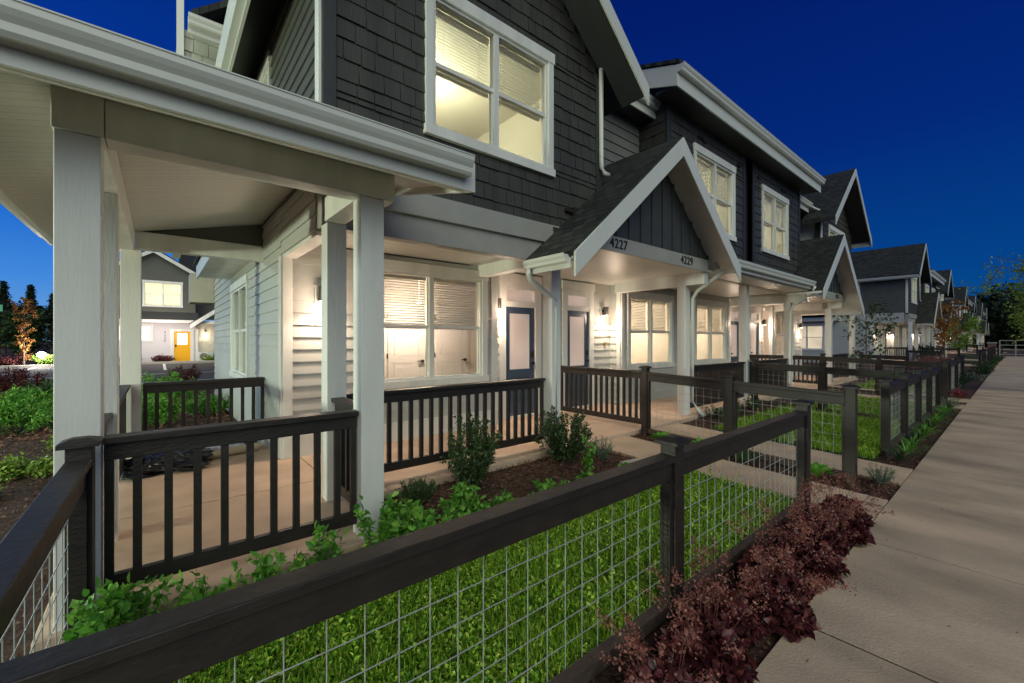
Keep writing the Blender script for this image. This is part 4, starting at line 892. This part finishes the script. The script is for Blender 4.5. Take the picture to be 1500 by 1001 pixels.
k = M(); k.prism([(1.6, yy - 1.2, 2.15), (1.6, yy - 1.2, 2.45), (4.1, yy - 1.2, 4.4), (4.1, yy - 1.2, 4.1)], (0, -.05, 0)); k.prism([(6.6, yy - 1.2, 2.15), (6.6, yy - 1.2, 2.45), (4.1, yy - 1.2, 4.4), (4.1, yy - 1.2, 4.1)], (0, -.05, 0)); k.build('rake_board', WHITE, root)
k = M(); k.prism([(1.6, yy - 1.2, 2.46), (4.1, yy - 1.2, 4.41), (4.1, yy + .4, 4.41), (1.6, yy + .4, 2.46)], (0, 0, .07)); k.prism([(6.6, yy - 1.2, 2.46), (4.1, yy - 1.2, 4.41), (4.1, yy + .4, 4.41), (6.6, yy + .4, 2.46)], (0, 0, .07)); k.build('porch_roof', bpy.data.materials['far_roof'], root)
k = M(); k.box(1.98, 6.3, yy - .9, yy - .75, 2.5, 2.72); k.build('beam', WHITE, root)
k = M(); k.box(1.92, 2.06, yy - .9, yy - .76, -.1, 2.5); k.build('porch_post', WHITE, root)
sconce(None, MY(yy + .5), 2.55, 2.02, root, True, 60)
light('far_porch_light', (.2, yy - 2.6, 2.3), 240, (1, .84, .74), .1); 
# outdoor fan unit
r = empty('fan_unit', (2.6, yy + .1, -.1), 'white outdoor fan unit against the far siding beside the yellow door', 'heat pump')
k = M(); k.box(2.06, 2.95, yy, yy + .3, -.05, .58); b_ = k.build('casing', WHITE, r, bevel=.01)
k = M(); k.tube([(2.42, yy - .012, .26), (2.42, yy - .002, .26)], .24, 20); k.build('fan_grille', mat('grey_grille', (.2, .2, .2), .6), r)
# rear porch corner of the near row
k = M(); k.box(.62, 1.12, 13.45, 14.3, 2.38, 3.12); rp = k.build('rear_porch_roof', BEIGE, bpy.data.objects['townhouse_row'])
# small things
r = empty('ground_lamp', (-5.0, 34.9, -.1), 'bright white bollard lamp in the planting beyond the parking court', 'lamp')
k = M(); k.lathe((-5.0, 34.9, -.1), [(.06, 0), (.06, .5), (.08, .52)], 12); k.build('post', BLACKM, r)
k = M(); k.lathe((-5.0, 34.9, .43), [(.10, 0), (.17, .1), (.17, .22), (.08, .3)], 14); k.build('lens', emis('white_lamp', (.95, .98, 1), 40), r, smooth=True)
light('ground_lamp_light', (-5.0, 34.4, .7), 260, (1, .95, .9), .15)
r = empty('street_sign', (-5.9, 27.5, -.1), 'green street name sign at the picture edge above the trees', 'sign')
k = M(); k.tube([(-6.3, 27.5, -.1), (-6.3, 27.5, 3.2)], .035, 8); k.build('pole', WIRE, r)
k = M(); k.box(-6.2, -5.05, 27.48, 27.5, 2.62, 2.90); k.build('sign_plate', mat('sign_green', (.0, .30, .16), .4), r)
r = empty('metal_gate', (63, .3, -.1), 'pale metal gate across the far end of the sidewalk', 'gate')
k = M()
for z in (.0, .45, .9, 1.35): k.tube([(63, -.9, z), (63, 1.1, z)], .035, 6)
for y in (-.9, .1, 1.1): k.tube([(63, y, -.2), (63, y, 1.38)], .045, 6)
k.build('gate_frame', KERB, r)
r = empty('brick_pillar', (57, 1.45, -.15), 'short red brick pillar beside the far sidewalk', 'pillar')
k = M(); k.box(56.8, 57.3, 1.2, 1.7, -.2, 1.1); k.build('shaft', brick_mat('red_brick', (.25, .09, .06), (.32, .13, .09), (.3, .27, .24), .22, .075, .01), r, uv=lambda p: (p.x + p.y, p.z))
k = M(); k.box(56.75, 57.35, 1.15, 1.75, 1.1, 1.2); k.build('cap', KERB, r)
# leftovers lying on the rear of the porch
def lump(name, label, cat, c, sx, sy, sz, m, amp=.25, seed=1):
    bm = bmesh.new(); bmesh.ops.create_icosphere(bm, subdivisions=4, radius=1); rr = random.Random(seed); ph = [rr.uniform(0, 6) for _ in range(6)]
    for v in bm.verts:
        p = v.co.copy(); q = 1 + amp * (math.sin(p.x * 5 + ph[0]) * math.sin(p.y * 6 + ph[1]) + .5 * math.sin(p.z * 11 + ph[2] + p.x * 9) + .35 * math.sin(p.y * 19 + ph[3]) * math.sin(p.x * 15))
        v.co = Vector((p.x * sx * q, p.y * sy * q, max(p.z * sz * q, -sz * .5) + sz * .5))
    me = bpy.data.meshes.new(name); bm.to_mesh(me); bm.free(); me.materials.append(m); me.shade_smooth()
    o = bpy.data.objects.new(name, me); col.objects.link(o); o.location = c; return setp(o, label, cat)
lump('plastic_sheet', 'crumpled black plastic sheet at the back of the corner porch', 'plastic sheet', (.05, 6.05, .0), .38, .3, .10, mat('black_plastic', (.015, .015, .017), .25), .35, 3)
lump('plastic_bag', 'white and blue plastic bag leaning on the rear railing', 'bag', (.62, 6.35, .0), .22, .14, .10, mat('white_plastic_bag', (.5, .5, .62), .3, .3, 12), .2, 5)
k = M(); k.tube([(.28, 6.1, .055), (.98, 6.25, .055)], .05, 12); setp(k.build('cardboard_tube', mat('cardboard', (.42, .34, .24), .8), None, smooth=False), 'tan cardboard tube lying behind the black plastic sheet', 'tube')
k = M(); k.hexa([(4.15, 2.75, -.1), (4.55, 2.68, -.1), (4.6, 3.0, -.1), (4.22, 3.08, -.1), (4.17, 2.77, -.03), (4.52, 2.71, -.03), (4.56, 2.98, -.03), (4.24, 3.05, -.03)]); setp(k.build('paving_stone', KERB, None, bevel=.012), 'loose grey stepping stone in the mulch beside the walkway', 'stone')
# ------------------------------------------------------------------ camera, sky, lights
cd = bpy.data.cameras.new('camera'); cam = bpy.data.objects.new('camera', cd); col.objects.link(cam); sc.camera = cam
cam.location = (0, 0, 1.42); th = math.atan(740 / 619.)
cam.rotation_euler = (R(90), 0, th - R(90)); cd.sensor_width = 36; cd.lens = 619 / 1500 * 36; cd.shift_y = -2.5 / 1500; cd.clip_end = 2000; cd.clip_start = .05
w = bpy.data.worlds.new('World'); sc.world = w; w.use_nodes = True
n = w.node_tree.nodes; l = w.node_tree.links; bg = n['Background']
tc = n.new('ShaderNodeTexCoord'); sep = n.new('ShaderNodeSeparateXYZ'); l.new(tc.outputs['Generated'], sep.inputs[0])
def sky_ramp(stops):
    cr = n.new('ShaderNodeValToRGB'); e = cr.color_ramp.elements
    while len(e) < len(stops): e.new(.5)
    for i, (p, c) in enumerate(stops): e[i].position = p; e[i].color = (*c, 1)
    l.new(sep.outputs['Z'], cr.inputs[0]); return cr
glow = sky_ramp([(0, (.16, .38, .70)), (.10, (.055, .25, .72)), (.22, (.006, .13, .60)), (.42, (.001, .035, .29)), (1, (.0005, .012, .12))])
dusk = sky_ramp([(0, (.002, .085, .26)), (.12, (.001, .055, .25)), (.35, (.0008, .022, .19)), (.6, (.0005, .012, .14)), (1, (.0004, .008, .10))])
dot = n.new('ShaderNodeVectorMath'); dot.operation = 'DOT_PRODUCT'; dot.inputs[1].default_value = (-.42, .907, 0); l.new(tc.outputs['Generated'], dot.inputs[0])
mr = n.new('ShaderNodeMapRange'); mr.interpolation_type = 'SMOOTHSTEP'; mr.inputs['From Min'].default_value = .25; mr.inputs['From Max'].default_value = .98; l.new(dot.outputs['Value'], mr.inputs[0])
mx = n.new('ShaderNodeMixRGB'); l.new(mr.outputs[0], mx.inputs[0]); l.new(dusk.outputs[0], mx.inputs[1]); l.new(glow.outputs[0], mx.inputs[2])
l.new(mx.outputs[0], bg.inputs[0]); bg.inputs[1].default_value = 1.0
sd = bpy.data.lights.new('street_glow', 'SUN'); sd.energy = 1.7; sd.angle = R(60); sd.color = (.92, 1, .80)
so = bpy.data.objects.new('street_glow', sd); col.objects.link(so)
dv = Vector((.36, .72, -.52)); so.rotation_euler = dv.to_track_quat('-Z', 'Y').to_euler(); so.location = (-5, -8, 8)
light('parking_lamp', (-7.5, 12.5, 4.0), 1000, (.80, 1.0, .80), .3)
light('garden_floodlight', (-7.5, 3.6, 1.3), 1900, (.88, 1.0, .72), .25)
sc.view_settings.view_transform = 'Standard'; sc.view_settings.look = 'None'; sc.view_settings.exposure = 0; sc.view_settings.gamma = 1
sc.cycles.max_bounces = 6; sc.cycles.diffuse_bounces = 3; sc.cycles.glossy_bounces = 2; sc.cycles.transmission_bounces = 3; sc.cycles.transparent_max_bounces = 8
sc.cycles.caustics_reflective = False; sc.cycles.caustics_refractive = False; sc.cycles.sample_clamp_indirect = 4; sc.cycles.use_denoising = True
